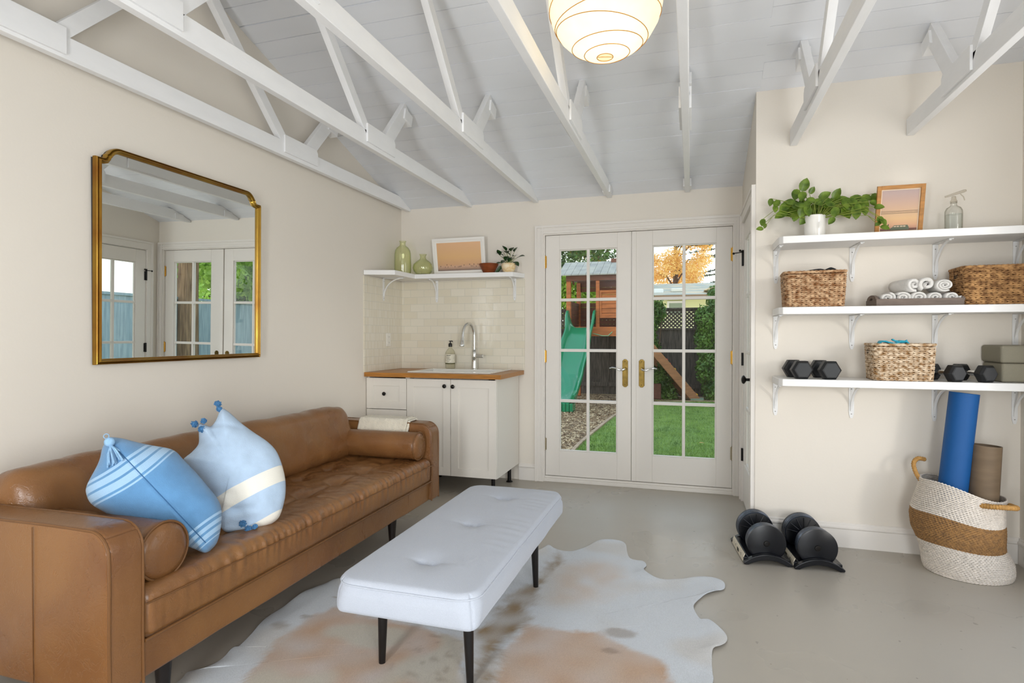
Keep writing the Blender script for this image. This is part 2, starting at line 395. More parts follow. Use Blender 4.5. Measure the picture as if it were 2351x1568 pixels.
# french doors (two leaves)
DY0, DY1 = 4.817, 4.857
def glazed_leaf(name, axis, a0, a1, z0, z1, g0, g1, gz0, gz1, nrows, mull, d0, d1, rows=None, mw=.024):
    def bx(mb, p0, p1, q0, q1, e0=0.0, e1=0.0):
        if axis == 'x': mb.box(p0, p1, d0 + e0, d1 - e1, q0, q1)
        else: mb.box(d0 + e0, d1 - e1, p0, p1, q0, q1)
    b = MB()
    bx(b, a0, g0, z0, z1); bx(b, g1, a1, z0, z1); bx(b, g0, g1, z0, gz0); bx(b, g0, g1, gz1, z1)
    root = struct(name, b, TRIMM, smooth=False, bevel=.0025)
    mt = MB()
    for m_ in mull: bx(mt, m_ - mw / 2, m_ + mw / 2, gz0, gz1, .006, .006)
    rows = rows or [gz0 + (gz1 - gz0) * k / nrows for k in range(1, nrows)]
    for r in rows: bx(mt, g0, g1, r - mw / 2, r + mw / 2, .0065, .0065)
    for (p0, p1, q0, q1) in ((g0, g0 + .009, gz0, gz1), (g1 - .009, g1, gz0, gz1), (g0, g1, gz0, gz0 + .009), (g0, g1, gz1 - .009, gz1)): bx(mt, p0, p1, q0, q1, .010, .010)
    mt.build('muntin_grid', TRIMM, root, smooth=False, bevel=.003)
    gp = MB(); mid = (d0 + d1) / 2
    if axis == 'x': gp.box(g0 - .003, g1 + .003, mid - .0015, mid + .0015, gz0 - .003, gz1 + .003)
    else: gp.box(mid - .0015, mid + .0015, g0 - .003, g1 + .003, gz0 - .003, gz1 + .003)
    gp.build('glass', GLASS, root, smooth=False)
    return root
L1 = glazed_leaf('door_1', 'x', -1.187, -.470, .050, 2.082, -1.067, -.584, .262, 1.958, 4, [-.826], DY0, DY1, [.685, 1.111, 1.536])
L2 = glazed_leaf('door_2', 'x', -.465, .299, .050, 2.082, -.302, .184, .262, 1.960, 4, [-.060], DY0, DY1, [.688, 1.113, 1.534])
MB().box(-.466, -.430, DY0 - .010, DY0, .052, 2.08).build('astragal', TRIMM, L2, smooth=False, bevel=.002)
def chamfer_plate(cx, y, z0, z1, w, t, ch):
    return [(cx - w, z0 + ch), (cx - w + ch, z0), (cx + w - ch, z0), (cx + w, z0 + ch), (cx + w, z1 - ch), (cx + w - ch, z1), (cx - w + ch, z1), (cx - w, z1 - ch)]
for leaf, cx, s in ((L1, -.518, -1), (L2, -.386, 1)):
    pl = MB().prism(chamfer_plate(cx, 0, .815, 1.043, .0225, 0, .014), 'y', DY0 - .006, DY0)
    pl.prism(chamfer_plate(cx, 0, .824, 1.034, .015, 0, .011), 'y', DY0 - .009, DY0 - .005)
    P = pl.build('handle_plate', BRONZE, leaf, smooth=False, bevel=.001)
    MB().cyl((cx, DY0 - .004, .965), (cx, DY0 - .045, .965), .012, 20).build('handle_rose', BRONZE, P)
    MB().tube([(cx, DY0 - .045, .965), (cx + s * .018, DY0 - .050, .957), (cx + s * .04, DY0 - .052, .957), (cx + s * .07, DY0 - .052, .970), (cx + s * .10, DY0 - .050, .974), (cx + s * .122, DY0 - .044, .968)],
              .007, 10, rr=[.008, .008, .0065, .006, .0065, .004]).build('lever', CHROME, P)
    if s < 0: MB().cyl((cx, DY0 - .004, .862), (cx, DY0 - .016, .862), .012, 18).box(cx - .004, cx + .004, DY0 - .024, DY0 - .014, .853, .871).build('thumb_turn', BRONZE, P)
    for z in (.835, 1.024):
        MB().sphere((cx, DY0 - .009, z), .004, 8, 6, (1, .5, 1)).build('screw', BRONZE, P)
def hinge(leaf, x, z, m, y=DY0 - .004):
    h = MB()
    for k in range(5): h.cyl((x, y, z - .05 + .02 * k + .001), (x, y, z - .05 + .02 * (k + 1) - .001), .0055, 12)
    h.sphere((x, y, z + .053), .005, 10, 6).sphere((x, y, z - .053), .005, 10, 6).box(x - .013, x + .013, y + .001, y + .004, z - .05, z + .05)
    return h.build('hinge', m, leaf)
STEELH = mat('brushed_nickel', '#a59b85', .35, metal=.9)
for z, m in ((1.86, BRASS), (1.06, BRASS), (.315, STEELH)): hinge(L1, -1.190, z, m); hinge(L2, .301, z + .005, m)

# glazed side door in the return wall
L3 = glazed_leaf('door_3', 'y', 3.945, 4.64, .012, 2.06, 4.06, 4.53, .30, 1.93, 4, [4.295], XS - .002, XS + .036)
b = MB()
x0, x1 = XS - .016, XS
b.box(x0, x1, 4.65, 4.715, 0, 2.15).box(x0 - .008, x1, 4.698, 4.716, 0, 2.15)
b.box(x0, x1, 3.822, 3.94, 0, 2.15).box(x0 - .008, x1, 3.822, 3.838, 0, 2.15).box(x0 - .003, x1, 3.928, 3.94, 0, 2.1)
b.box(x0, x1, 3.822, 4.716, 2.07, 2.15).box(x0 - .008, x1, 3.822, 4.716, 2.134, 2.152)
struct('trim_4', b, TRIMM, smooth=False)
struct('trim_6', MB().box(XS, XS + .10, 4.64, 4.66, 0, 2.085).box(XS, XS + .10, 3.925, 3.945, 0, 2.085).box(XS, XS + .1, 3.925, 4.66, 2.065, 2.085), TRIMM, smooth=False)
kn = MB().cyl((XS - .002, 3.99, .953), (XS - .012, 3.99, .953), .026, 24).cyl((XS - .01, 3.99, .953), (XS - .04, 3.99, .953), .009, 16)
kn.lathe([(.006, 0), (.016, .004), (.0265, .012), (.028, .018), (.022, .026), (.008, .030), (.001, .031)], (0, 0, 0), 24,
         M=Matrix.Translation((XS - .036, 3.99, .953)) @ Matrix.Rotation(-PI / 2, 4, 'Y'))
kn.build('door_knob', BLACK, L3)
for z in (.35, 1.06, 1.80):
    h = MB().cyl((XS - .009, 4.645, z - .047), (XS - .009, 4.645, z + .047), .008, 12).box(XS - .006, XS - .002, 4.625, 4.665, z - .045, z + .045)
    if z > 1.5: h.cyl((XS - .009, 4.645, z + .055), (XS - .072, 4.655, z + .05), .0035, 8).sphere((XS - .072, 4.655, z + .048), .009, 10, 8).cyl((XS - .009, 4.645, z + .04), (XS - .009, 4.645, z + .07), .008, 10).cyl((XS - .009, 4.64, z + .055), (XS - .03, 4.61, z + .062), .004, 8).sphere((XS - .03, 4.61, z + .062), .009, 10, 8)
    h.build('hinge', BLACK, L3)
# window frame in the right wall, behind the picture
b = MB()
for y in (1.8, 3.17): b.box(XR + .03, XR + .07, y, y + .03, .22, 2.3)
for z in (.22, 2.27): b.box(XR + .03, XR + .07, 1.8, 3.2, z, z + .03)
struct('window_1', b, TRIMM, smooth=False)

# ============================================================ roof trusses
TX = [-2.462, -1.865, -1.265, -.645, -.035, .575, 1.175]
TL = ['white roof truss running right against the left wall above the mirror',
      'white roof truss second from the left wall, over the leather sofa',
      'white roof truss third from the left wall, its tail over the kitchen shelf end',
      'white roof truss just left of the paper lantern',
      'white roof truss just right of the paper lantern, pointing at the french doors',
      'white roof truss ending on the shelf wall above the trailing plant',
      'white roof truss ending on the shelf wall above the framed picture, nearest the right wall']
CHZ0, CHZ1 = 2.362, 2.456
def truss(i, x):
    ye = 4.797 if x < XS else YA - .003
    t = thing('roof_truss', TL[i], 'roof truss', (x, ye, CHZ0), 0, 'roof trusses across the room')
    hw = .019 if i else .0195
    tail = [(ye, CHZ0), (ye, min(CHZ1, cz(ye) - .002)), ((4.8 - (CHZ1 - 2.383) / .331) if x < XS else ye, CHZ1)]
    if x >= XS: tail = [(ye, CHZ0), (ye, CHZ1)]
    ch = MB().prism([(0.01, CHZ0)] + tail + [(.235, CHZ1), (0.01, cz(0.01) - .002)], 'x', x - hw, x + hw)
    ch.build('bottom_chord', TRUSS, t, smooth=False, bevel=.0025)
    def member(name, a, bb, w, th=.019, ext=None):
        a = Vector((0, *a)); bb = Vector((0, *bb)); d = (bb - a).normalized(); n = Vector((0, -d.z, d.y)) * w / 2
        q = [a + n, a - n, bb - n, bb + n]
        MB().prism([(v.y, v.z) for v in q], 'x', x - th, x + th).build(name, TRUSS, t, smooth=False, bevel=.002)
    rn = random.Random(i)
    for m_ in (1, -1):
        def Y(y): return y if m_ > 0 else 4.8 - y
        g0 = 3.065 + rn.uniform(-.015, .01); g1 = g0 + .335
        if x > XS: g0, g1 = 2.995, 3.30
        c = (g0 + g1) / 2
        member('web', (Y(c - .10), CHZ1 - .05), (Y(2.43), 3.135), .062)
        member('strut', (Y(c + .055), CHZ1 - .03), (Y(c + .055 + .305), cz(c + .36) - .012), .088)
        # block that ties the strut to the roof boards
        cy = c + .36
        member('tie_block', (Y(cy - .055), cz(cy) - .062), (Y(cy + .045), cz(cy) - .055 - .033), .075, .031)
        for sd in (1, -1):
            if i == 0 and sd < 0: continue
            z0g = 2.376 + rn.uniform(-.004, .012)
            p = [(Y(g0), z0g), (Y(g1), z0g), (Y(g1), z0g + .085), (Y(g1 - .018), z0g + .108), (Y(g0), z0g + .108)]
            MB().prism(p, 'x', x + sd * (hw + .0005), x + sd * (hw + .012)).build('gusset_plate', TRUSS, t, smooth=False, bevel=.001)
    if i in (3, 4):
        for sd in (1, -1):
            MB().box(x + sd * .0195, x + sd * .030, 4.60, 4.70, CHZ0 + .002, CHZ0 + .06).build('side_cleat', TRUSS, t, smooth=False)
    return t
for i, x in enumerate(TX): truss(i, x)

# ============================================================ paper lantern
PAPER = bpy.data.materials.new('lantern_paper'); PAPER.use_nodes = True
n = PAPER.node_tree; n.nodes.clear()
o_ = n.nodes.new('ShaderNodeOutputMaterial'); mx = n.nodes.new('ShaderNodeMixShader'); tl = n.nodes.new('ShaderNodeBsdfTranslucent'); df = n.nodes.new('ShaderNodeBsdfDiffuse')
tc = n.nodes.new('ShaderNodeTexCoord'); ns = n.nodes.new('ShaderNodeTexNoise'); ns.inputs['Scale'].default_value = 14; rmp = n.nodes.new('ShaderNodeValToRGB')
rmp.color_ramp.elements[0].color = (.90, .83, .66, 1); rmp.color_ramp.elements[1].color = (.97, .93, .80, 1)
n.links.new(tc.outputs['Object'], ns.inputs[0]); n.links.new(ns.outputs['Fac'], rmp.inputs[0]); n.links.new(rmp.outputs[0], tl.inputs[0]); n.links.new(rmp.outputs[0], df.inputs[0])
mx.inputs[0].default_value = .42; n.links.new(tl.outputs[0], mx.inputs[1]); n.links.new(df.outputs[0], mx.inputs[2]); n.links.new(mx.outputs[0], o_.inputs[0])
WIRE = mat('bamboo_wire', '#b07a35', .6)
CORD = mat('white_cord', '#e2dfd6', .5)
LC = Vector((-.342, 2.40, 2.602)); LR = .232
lt = thing('paper_lantern', 'lit round cream paper lantern hanging from the ridge between two trusses', 'pendant lamp', (LC.x, LC.y, LC.z))
prof = []; NR = 11
for k in range(NR * 6 + 1):
    u = k / (NR * 6); a = PI * (0.045 + 0.91 * u); loc = (k % 6) / 6.0
    r = LR * (1 - 0.007 * math.sin(PI * loc)); prof.append((math.sin(a) * r, -math.cos(a) * r))
MB().lathe(prof, LC, 64, cap=False).build('paper_shade', PAPER, lt)
rnd = random.Random(5)
for k in range(NR + 1):
    a = PI * (0.045 + 0.91 * k / NR); tx, ty = rnd.uniform(-.13, .13), rnd.uniform(-.13, .13)
    if k in (0, NR): tx = ty = 0
    pts = []
    for j in range(48):
        t = 2 * PI * j / 48; d = Vector((math.sin(a) * math.cos(t), math.sin(a) * math.sin(t), -math.cos(a) + tx * math.cos(t) + ty * math.sin(t))).normalized()
        pts.append(LC + d * (LR + .0008))
    MB().tube(pts, .0017, 5, closed=True).build('rib_wire', WIRE, lt)
zb = LC.z - math.cos(PI * .045) * LR
MB().cyl((LC.x - .03, LC.y - .008, zb), (LC.x + .03, LC.y + .008, zb), .0012, 6).build('bottom_wire', WIRE, lt)
MB().cyl((LC.x, LC.y, LC.z + .06), (LC.x, LC.y, 3.174), .003, 8).cyl((LC.x, LC.y, LC.z + .05), (LC.x, LC.y, LC.z + .12), .018, 16).build('cord', CORD, lt)
BULB = bpy.data.materials.new('bulb_glow'); BULB.use_nodes = True; bp = BULB.node_tree.nodes['Principled BSDF']
bp.inputs['Emission Color'].default_value = (1, .80, .48, 1); bp.inputs['Emission Strength'].default_value = 4
MB().sphere((LC.x, LC.y, LC.z + .02), .035, 16, 10).build('bulb', BULB, lt)
pl = bpy.data.lights.new('lantern_light', 'POINT'); pl.energy = 3.4; pl.color = (1, .86, .60); pl.shadow_soft_size = .06
po = bpy.data.objects.new('lantern_light', pl); COL.objects.link(po); po.location = (LC.x, LC.y, LC.z - .02)

# ============================================================ mirror
GOLD = mat('antique_gold', '#a98736', .34, metal=.8, color2='#8a5c22', vscale=5, rvar=.06)
MIRG = mat('mirror_silver', '#f2f5f4', .0, metal=1.0)
my0, my1, mz0, mzs, mzt = 1.914, 2.940, 1.103, 2.026, 2.088
def mirror_outline():
    p = [(my0, mz0), (my1, mz0), (my1, mzs)]
    def corner(sgn, yc):       # from the right shoulder up to the crown
        q = [(yc - sgn * .034, mzs)]
        q += [(yc - sgn * (.034 + .014 * math.sin(t * PI / 2)), mzs + .020 * (1 - math.cos(t * PI / 2))) for t in (.33, .66, 1)]
        R = .068; c = (yc - sgn * (.048 + R), mzt - R + .0)
        for k in range(1, 11):
            a = PI / 2 * k / 10; a0 = math.asin(max(-1, min(1, (mzs + .020 - c[1]) / R)))
            a = a0 + (PI / 2 - a0) * k / 10; q.append((c[0] + sgn * R * math.cos(a), c[1] + R * math.sin(a)))
        return q
    r = corner(1, my1); l = corner(-1, my0)
    return p + r + l[::-1] + [(my0, mzs)]
MO = mirror_outline()
def offset(poly, d):
    n = len(poly); out = []
    for i in range(n):
        a, b_, c = Vector(poly[i - 1]), Vector(poly[i]), Vector(poly[(i + 1) % n])
        e1 = (b_ - a).normalized(); e2 = (c - b_).normalized(); n1 = Vector((-e1.y, e1.x)); n2 = Vector((-e2.y, e2.x))
        m_ = (n1 + n2); L = max(.45, m_.length_squared / 2); out.append(b_ + m_ / (2 * L) * d * 1.0 if m_.length > 1e-6 else b_ + n1 * d)
    return out
tilt = math.radians(0.55)
mt = thing('wall_mirror', 'large gold framed mirror with notched top corners on the left wall above the sofa', 'mirror', (XL + .004, (my0 + my1) / 2, mz0))
def mp(y, z, d): return (XL + .006 + d + (z - mz0) * math.sin(tilt), y, z)
steps = [(0, 0), (0, .016), (.004, .023), (.009, .025), (.013, .020), (.017, .018), (.021, .026), (.027, .034), (.033, .035), (.038, .030), (.041, .024), (.045, .023), (.050, .021), (.053, .012)]
rings = [[mp(v[0], v[1], h) for v in offset(MO, o)] for o, h in steps]
fr = MB(); N = len(MO); vs = [p for r in rings for p in r]; fs = []
for i in range(len(rings) - 1):
    for k in range(N):
        l = (k + 1) % N; fs.append((i * N + k, i * N + l, (i + 1) * N + l, (i + 1) * N + k))
fr.add(vs, fs).build('gilt_frame', GOLD, mt, angle=30)
inner = offset(MO, .049)
MB().add([mp(v[0], v[1], .013) for v in inner], [tuple(range(N))]).build('mirror_glass', MIRG, mt, smooth=False)
MB().prism([(v[0], v[1]) for v in offset(MO, .006)], 'x', XL + .001, XL + .007).build('backing_board', DARKGAP, mt, smooth=False)
# ============================================================ leather sofa
def leather():
    m = mat('tan_leather', '#70492a', .30, color2='#896037', vscale=2.6, rvar=.05, bump=.07, bscale=240, detail=5, distort=.6, contrast=(.28, .72))
    n = m.node_tree; p = n.nodes['Principled BSDF']; p.inputs['Specular IOR Level'].default_value = .6
    t = n.nodes.new('ShaderNodeTexCoord'); v = n.nodes.new('ShaderNodeTexNoise'); v.inputs['Scale'].default_value = 13; v.inputs['Detail'].default_value = 4; v.inputs['Distortion'].default_value = 1.0
    b2 = n.nodes.new('ShaderNodeBump'); b2.inputs['Strength'].default_value = .16; b2.inputs['Distance'].default_value = .012
    n.links.new(t.outputs['Object'], v.inputs[0]); n.links.new(v.outputs['Fac'], b2.inputs['Height'])
    # fine natural creases
    w = n.nodes.new('ShaderNodeTexVoronoi'); w.feature = 'DISTANCE_TO_EDGE'; w.inputs['Scale'].default_value = 9
    ad = n.nodes.new('ShaderNodeVectorMath'); ad.operation = 'MULTIPLY_ADD'; ad.inputs[1].default_value = (.35, .35, .35); n.links.new(v.outputs['Color'], ad.inputs[0]); n.links.new(t.outputs['Object'], ad.inputs[2])
    n.links.new(ad.outputs[0], w.inputs[0]); mr = n.nodes.new('ShaderNodeMapRange'); mr.inputs[2].default_value = .03; n.links.new(w.outputs[0], mr.inputs[0])
    b3 = n.nodes.new('ShaderNodeBump'); b3.inputs['Strength'].default_value = .22; b3.inputs['Distance'].default_value = .004; n.links.new(mr.outputs[0], b3.inputs['Height'])
    b1 = [x for x in n.nodes if x.bl_idname == 'ShaderNodeBump' and x not in (b2, b3)][0]
    n.links.new(b2.outputs[0], b3.inputs['Normal']); n.links.new(b3.outputs[0], b1.inputs['Normal'])
    return m
LEATHER = leather()
SEAM = mat('leather_piping', '#6c4826', .45)
WALNUT = mat('dark_leg_wood', '#1c1512', .35)
SX0, SX1 = -2.505, -1.580
AN0, AN1, AF0, AF1 = 1.238, 1.348, 3.388, 3.496     # near arm and far arm
SZ, ATZ = .182, .672
sofa = thing('leather_sofa', 'long tan leather sofa with tufted bench seat against the left wall under the mirror', 'sofa', (SX1, AN0, 0))
def soft(a=.003, s=7.0):
    def f(p, n): k = nz(p.x * s, p.y * s, p.z * s) * a; return p + n * k
    return f
def arm(y0, y1):
    # rounded upper front corner: bend the box's front end over
    R = .075
    def f(p, n):
        q = Vector(p)
        if q.x > SX1 - R and q.z > ATZ - R:
            d = Vector((q.x - (SX1 - R), 0, q.z - (ATZ - R))); m_ = max(d.x, d.z); L = d.length
            if L > 1e-6: d = d * (m_ / L); q = Vector((SX1 - R + d.x, q.y, ATZ - R + d.z))
        q += n * nz(q.x * 6, q.y * 6 + 3, q.z * 6) * .004
        return q
    a = rbox(SX0, SX1, y0, y1, SZ, ATZ, .012, .03, f).build('arm', LEATHER, sofa, angle=60)
    for y, s in ((y0 + .006, -1), (y1 - .006, 1)):
        yy = y + s * .004; pts = [(SX0 + .02, yy, ATZ - .003)] + [(SX0 + .02 + (SX1 - R - SX0 - .02) * k / 10, yy, ATZ - .003 + .0015 * math.sin(k)) for k in range(1, 11)]
        pts += [(SX1 - R + (R - .003) * math.sin(PI / 2 * k / 8), yy, ATZ - R + (R - .003) * math.cos(PI / 2 * k / 8)) for k in range(1, 9)]
        pts += [(SX1 - .003 + .001 * math.sin(k), yy, ATZ - R - (ATZ - R - SZ) * k / 8) for k in range(1, 9)]
        MB().tube(pts, .0048, 8).build('piping', SEAM, a)
    return a
a1 = arm(AN0, AN1); arm(AF0, AF1)
MB().tube([(SX1 - .30, AN0 - .0045, ATZ - .012 - (ATZ - SZ - .02) * k / 12) for k in range(13)], .0016, 6).build('stitching', SEAM, a1)
rbox(SX0, -2.33, AN1 - .01, AF0 + .01, SZ, ATZ - .01, .02, .06, soft(.003)).build('back_rest', LEATHER, sofa, angle=60)
rbox(-2.36, SX1 - .018, AN1 - .004, AF0 + .004, SZ, .300, .012, (.05, .05, .02), soft(.003)).build('base_rail', LEATHER, sofa, angle=60)
for y in (2.15, 3.10): MB().tube([(SX1 - .0175, y, SZ + .004), (SX1 - .0175, y, .296)], .0012, 6).build('base_seam', SEAM, sofa)
TUF = [(x, 1.60 + .267 * k + (.0 if x > -1.9 else .0)) for x in (-1.80, -2.03) for k in range(7)]
ST, SB = .452, .297
def seat(p, n):
    q = Vector(p)
    if n.z > .3 or q.z > ST - .03:
        ex = max(0, 1 - abs((q.x + 1.99) / .42) ** 4); ey = max(0, 1 - abs((q.y - 2.365) / 1.04) ** 14)
        h = .016 * ex * ey
        for tx, ty in TUF:
            dx, dy = q.x - tx, q.y - ty; d2 = dx * dx + dy * dy
            if d2 < .05: h -= .026 * math.exp(-d2 / .0016) + .012 * math.exp(-d2 / .012)
        for tx in (-1.80, -2.03):       # pulled creases between neighbouring tufts
            ph = (q.y - 1.60) / .267; fr_ = abs(ph - round(ph)); 
            bow = tx + .018 * math.sin(ph * PI) ** 2 * (1 if tx > -1.9 else -1)
            h -= .0075 * math.exp(-((q.x - bow) / .008) ** 2) * ex
        if -1.82 < q.x < -1.60 or q.x < -2.0:
            ph = (q.y - 1.60 + .01 * nz(q.x * 8, q.y * 3)) / .267; d = (ph - round(ph)) * .267
            h -= .0055 * math.exp(-(d / .008) ** 2) * ex * max(0, 1 - abs(q.x + (1.70 if q.x > -1.9 else 2.13)) / .13)
        h += .0045 * nz(q.x * 11, q.y * 11, 1.0) * ex + .0034 * nz(q.x * 28, q.y * 22, 4.0) * ex
        q.z += h
    # gathered wrinkles along the front edge
    if n.x > .15:
        t = (q.z - SB) / (ST - SB); e = max(0, min(1, (t - .40) / .35)) * max(0, min(1, (q.y - 1.42) / .5))
        w = nz(q.y * 34, q.z * 5, 2.0) + .6 * nz(q.y * 75, q.z * 8, 5.0)
        q.x += .0085 * w * (.18 + e)
        q.x += .006 * math.sin(t * PI)
    elif n.z > .4 and q.x > SX1 - .10:
        e = (q.x - (SX1 - .10)) / .10 * max(0.15, min(1, (q.y - 1.42) / .5))
        q.z += .0068 * e * (nz(q.y * 34, ST * 5, 2.0) + .5 * nz(q.y * 75, q.x * 9, 5.0))
    if n.y < -.5 or n.y > .5: q.z += 0
    q.z += .012 * max(0, 1 - (q.y - 1.35) / .7) * ((q.z - SB) / (ST - SB)) * .6
    return q
sc = rbox(-2.34, SX1 - .002, AN1 + .003, AF0 - .003, SB, ST, .034, (.0125, .0075, .012), seat).build('seat_cushion', LEATHER, sofa, angle=180)
pp = []; pb = []
for k in range(90):
    y = AN1 + .003 + (AF0 - AN1 - .006) * k / 89
    pp.append((SX1 + .006 + .002 * nz(y * 34, 9), y, ST - .043 + .0035 * nz(y * 9, 3) + .010 * max(0, 1 - (y - 1.35) / .7))); pb.append((SX1 - .001 + .001 * nz(y * 9, 4), y, SB + .010))
MB().tube(pp, .0026, 6).build('seat_seam', SEAM, sc); MB().tube(pb, .0052, 8).build('seat_piping', SEAM, sc)
# two loose back cushions
def bcush(y0, y1, k):
    L = y1 - y0
    Mx = Matrix.Translation((-2.205, (y0 + y1) / 2, .600)) @ Matrix.Rotation(math.radians(-13), 4, 'Y')
    def f(p, n):
        q = Vector(p); u = q.y / (L / 2); w = q.z / .17
        puff = (1 - min(1, abs(u)) ** 6) * (1 - min(1, abs(w)) ** 4)
        q.x += (1 if q.x > 0 else -.3) * .030 * puff
        q.z += .014 * (1 - abs(u) ** 4) * (1 if q.z > 0 else 0)
        q += n * (.009 * nz(q.y * 5, q.z * 7, k) + .0055 * nz(q.y * 13, q.z * 12, k + 3))
        for e in (-1, 1):
            d = abs(q.y - e * L / 2)
            q.x += .004 * math.sin(q.z * 70 + d * 40) * math.exp(-d / .07) * (1 if n.x > 0 else 0)
        return q
    o = rbox(-.085, .085, -L / 2, L / 2, -.162, .168, .062, (.03, .02, .02), f, Mx).build('back_cushion', LEATHER, sofa, angle=180)
    pts = []
    for j in range(60):
        a = 2 * PI * j / 60; c_, s_ = math.cos(a), math.sin(a)
        yy = (abs(c_) ** .22) * (1 if c_ > 0 else -1) * (L / 2 - .012); zz = (abs(s_) ** .30) * (1 if s_ > 0 else -1) * .150
        pts.append(Mx @ Vector((.050, yy, zz + .006)))
    MB().tube(pts, .0035, 6, closed=True).build('cushion_seam', SEAM, o)
bcush(1.352, 2.345, 1.0); bcush(2.350, 3.335, 7.0)
for x, y in ((-1.70, 1.52), (-1.70, 3.09), (-2.40, 1.52), (-2.40, 3.09)):
    MB().tube([(x, y, 0), (x, y, .19)], .02, 20, rr=[.017, .031]).build('leg', WALNUT, sofa)
# bolsters
def bolster(label, yc, x0, x1, zc, R, rz=0):
    t = thing('bolster_pillow', label, 'bolster', ((x0 + x1) / 2, yc, zc - R), 0, None)
    L = x1 - x0; Mx = Matrix.Translation(((x0 + x1) / 2, yc, zc)) @ Matrix.Rotation(rz, 4, 'Z') @ Matrix.Rotation(PI / 2, 4, 'Y')
    pr_ = [(.001, -L / 2 - .016), (R * .35, -L / 2 - .015), (R * .7, -L / 2 - .011), (R * .93, -L / 2 - .002), (R, -L / 2 + .012)]
    body = pr_ + [(R, -L / 2 + .012 + (L - .024) * k / 22) for k in range(1, 22)] + [(r, -z) for r, z in pr_[::-1]]
    def wob(a, z): return 1 + .022 * nz(math.cos(a) * 2 + yc, math.sin(a) * 2, z * 9) + .012 * nz(math.cos(a) * 5, math.sin(a) * 5, z * 22 + yc) * 1
    MB().lathe(body, (0, 0, 0), 72, Mx, wob=wob).build('leather_cover', LEATHER, t, angle=180)
    for e in (-1, 1):
        pts = [Mx @ Vector((math.cos(2 * PI * k / 60) * (R + .001), math.sin(2 * PI * k / 60) * (R + .001), e * (L / 2 - .002))) for k in range(60)]
        MB().tube(pts, .0042, 8, closed=True).build('piping', SEAM, t)
    return t
bolster('tan leather bolster lying along the near arm of the sofa, behind it the blue pillow', 1.452, -2.12, -1.615, .543, .090)
bolster('tan leather bolster lying along the far arm of the sofa, below the cream blanket', 3.292, -2.14, -1.622, .546, .084)

# ============================================================ pillows
def striped_blue():
    m = mat('blue_woven_cotton', '#5d8fbc', .9, var=.10, vscale=14, bump=.35, bscale=420, sheen=.3)
    n = m.node_tree; p = n.nodes['Principled BSDF']
    t = n.nodes.new('ShaderNodeTexCoord'); s = n.nodes.new('ShaderNodeSeparateXYZ'); n.links.new(t.outputs['UV'], s.inputs[0])
    r = n.nodes.new('ShaderNodeValToRGB'); r.color_ramp.interpolation = 'CONSTANT'; els = r.color_ramp.elements
    stops = [(0, 0), (.205, 1), (.225, 0), (.24, 1), (.285, 0), (.30, 1), (.345, 0), (.36, 1), (.372, 0), (.815, 1), (.83, 0), (.85, 1), (.875, 0), (.89, 1), (.915, 0), (.93, 1), (.94, 0)]
    els[0].position = 0; els[0].color = (0, 0, 0, 1); els[1].position = stops[1][0]; els[1].color = (1, 1, 1, 1)
    for pos, v in stops[2:]: e = els.new(pos); e.color = (v, v, v, 1)
    n.links.new(s.outputs[0], r.inputs[0])
    mx = n.nodes.new('ShaderNodeMixRGB'); mx.inputs[2].default_value = (*lin('#9dc0de'), 1)
    src = p.inputs['Base Color'].links[0].from_socket
    n.links.new(r.outputs[0], mx.inputs[0]); n.links.new(src, mx.inputs[1]); n.links.new(mx.outputs[0], p.inputs['Base Color'])
    return m
def uv_from(o, fn):
    me = o.data; uv = me.uv_layers.new(name='UVMap')
    for l in me.loops:
        v = me.vertices[l.vertex_index].co; uv.data[l.index].uv = fn(v)
BLUEW = striped_blue()
LBLUE = mat('pale_blue_linen', '#b4cbe2', .92, var=.05, vscale=160, stretch=(1, 1, 6), bump=.3, bscale=380, sheen=.2)
def light_stripes():
    m = mat('pale_blue_striped_linen', '#b0c6dd', .92, var=.06, vscale=22, bump=.3, bscale=380, sheen=.2)
    n = m.node_tree; p = n.nodes['Principled BSDF']
    t = n.nodes.new('ShaderNodeTexCoord'); s = n.nodes.new('ShaderNodeSeparateXYZ'); n.links.new(t.outputs['UV'], s.inputs[0])
    r = n.nodes.new('ShaderNodeValToRGB'); r.color_ramp.interpolation = 'CONSTANT'; els = r.color_ramp.elements
    els[0].color = (1, 1, 1, 1); els[1].position = .12; els[1].color = (0, 0, 0, 1)
    for pos, v in ((.335, 1), (.475, 0)): e = els.new(pos); e.color = (v, v, v, 1)
    n.links.new(s.outputs[0], r.inputs[0])
    mx = n.nodes.new('ShaderNodeMixRGB'); mx.inputs[2].default_value = (*lin('#e9e6dc'), 1)
    src = p.inputs['Base Color'].links[0].from_socket
    n.links.new(r.outputs[0], mx.inputs[0]); n.links.new(src, mx.inputs[1]); n.links.new(mx.outputs[0], p.inputs['Base Color'])
    return m
LSTRIPE = light_stripes()
POM = mat('blue_wool_yarn', '#4a7ca8', .95, var=.2, vscale=90)
TASSEL = mat('light_blue_yarn', '#8fb6d8', .95, var=.12, vscale=90)
BO, BH, BU, BN = Vector((-1.655, 1.672, .506)), Vector((.707, .707, 0)), Vector((-.219, .219, .951)), Vector((.672, -.672, .309))
BOUT = [[-0.313, 0.387], [-0.276, 0.382], [-0.229, 0.364], [-0.182, 0.348], [-0.13, 0.333], [-0.104, 0.317], [-0.084, 0.291], [-0.042, 0.238], [-0.003, 0.182], [0.026, 0.138], [0.04, 0.101], [0.042, 0.065], [0.036, 0.016], [0.025, -0.021], [0.007, -0.041], [-0.011, -0.053], [-0.042, -0.033], [-0.11, 0.005], [-0.176, 0.041], [-0.241, 0.076], [-0.306, 0.126], [-0.353, 0.165], [-0.369, 0.204], [-0.367, 0.229], [-0.357, 0.254], [-0.343, 0.286], [-0.334, 0.315], [-0.329, 0.349], [-0.322, 0.368]]
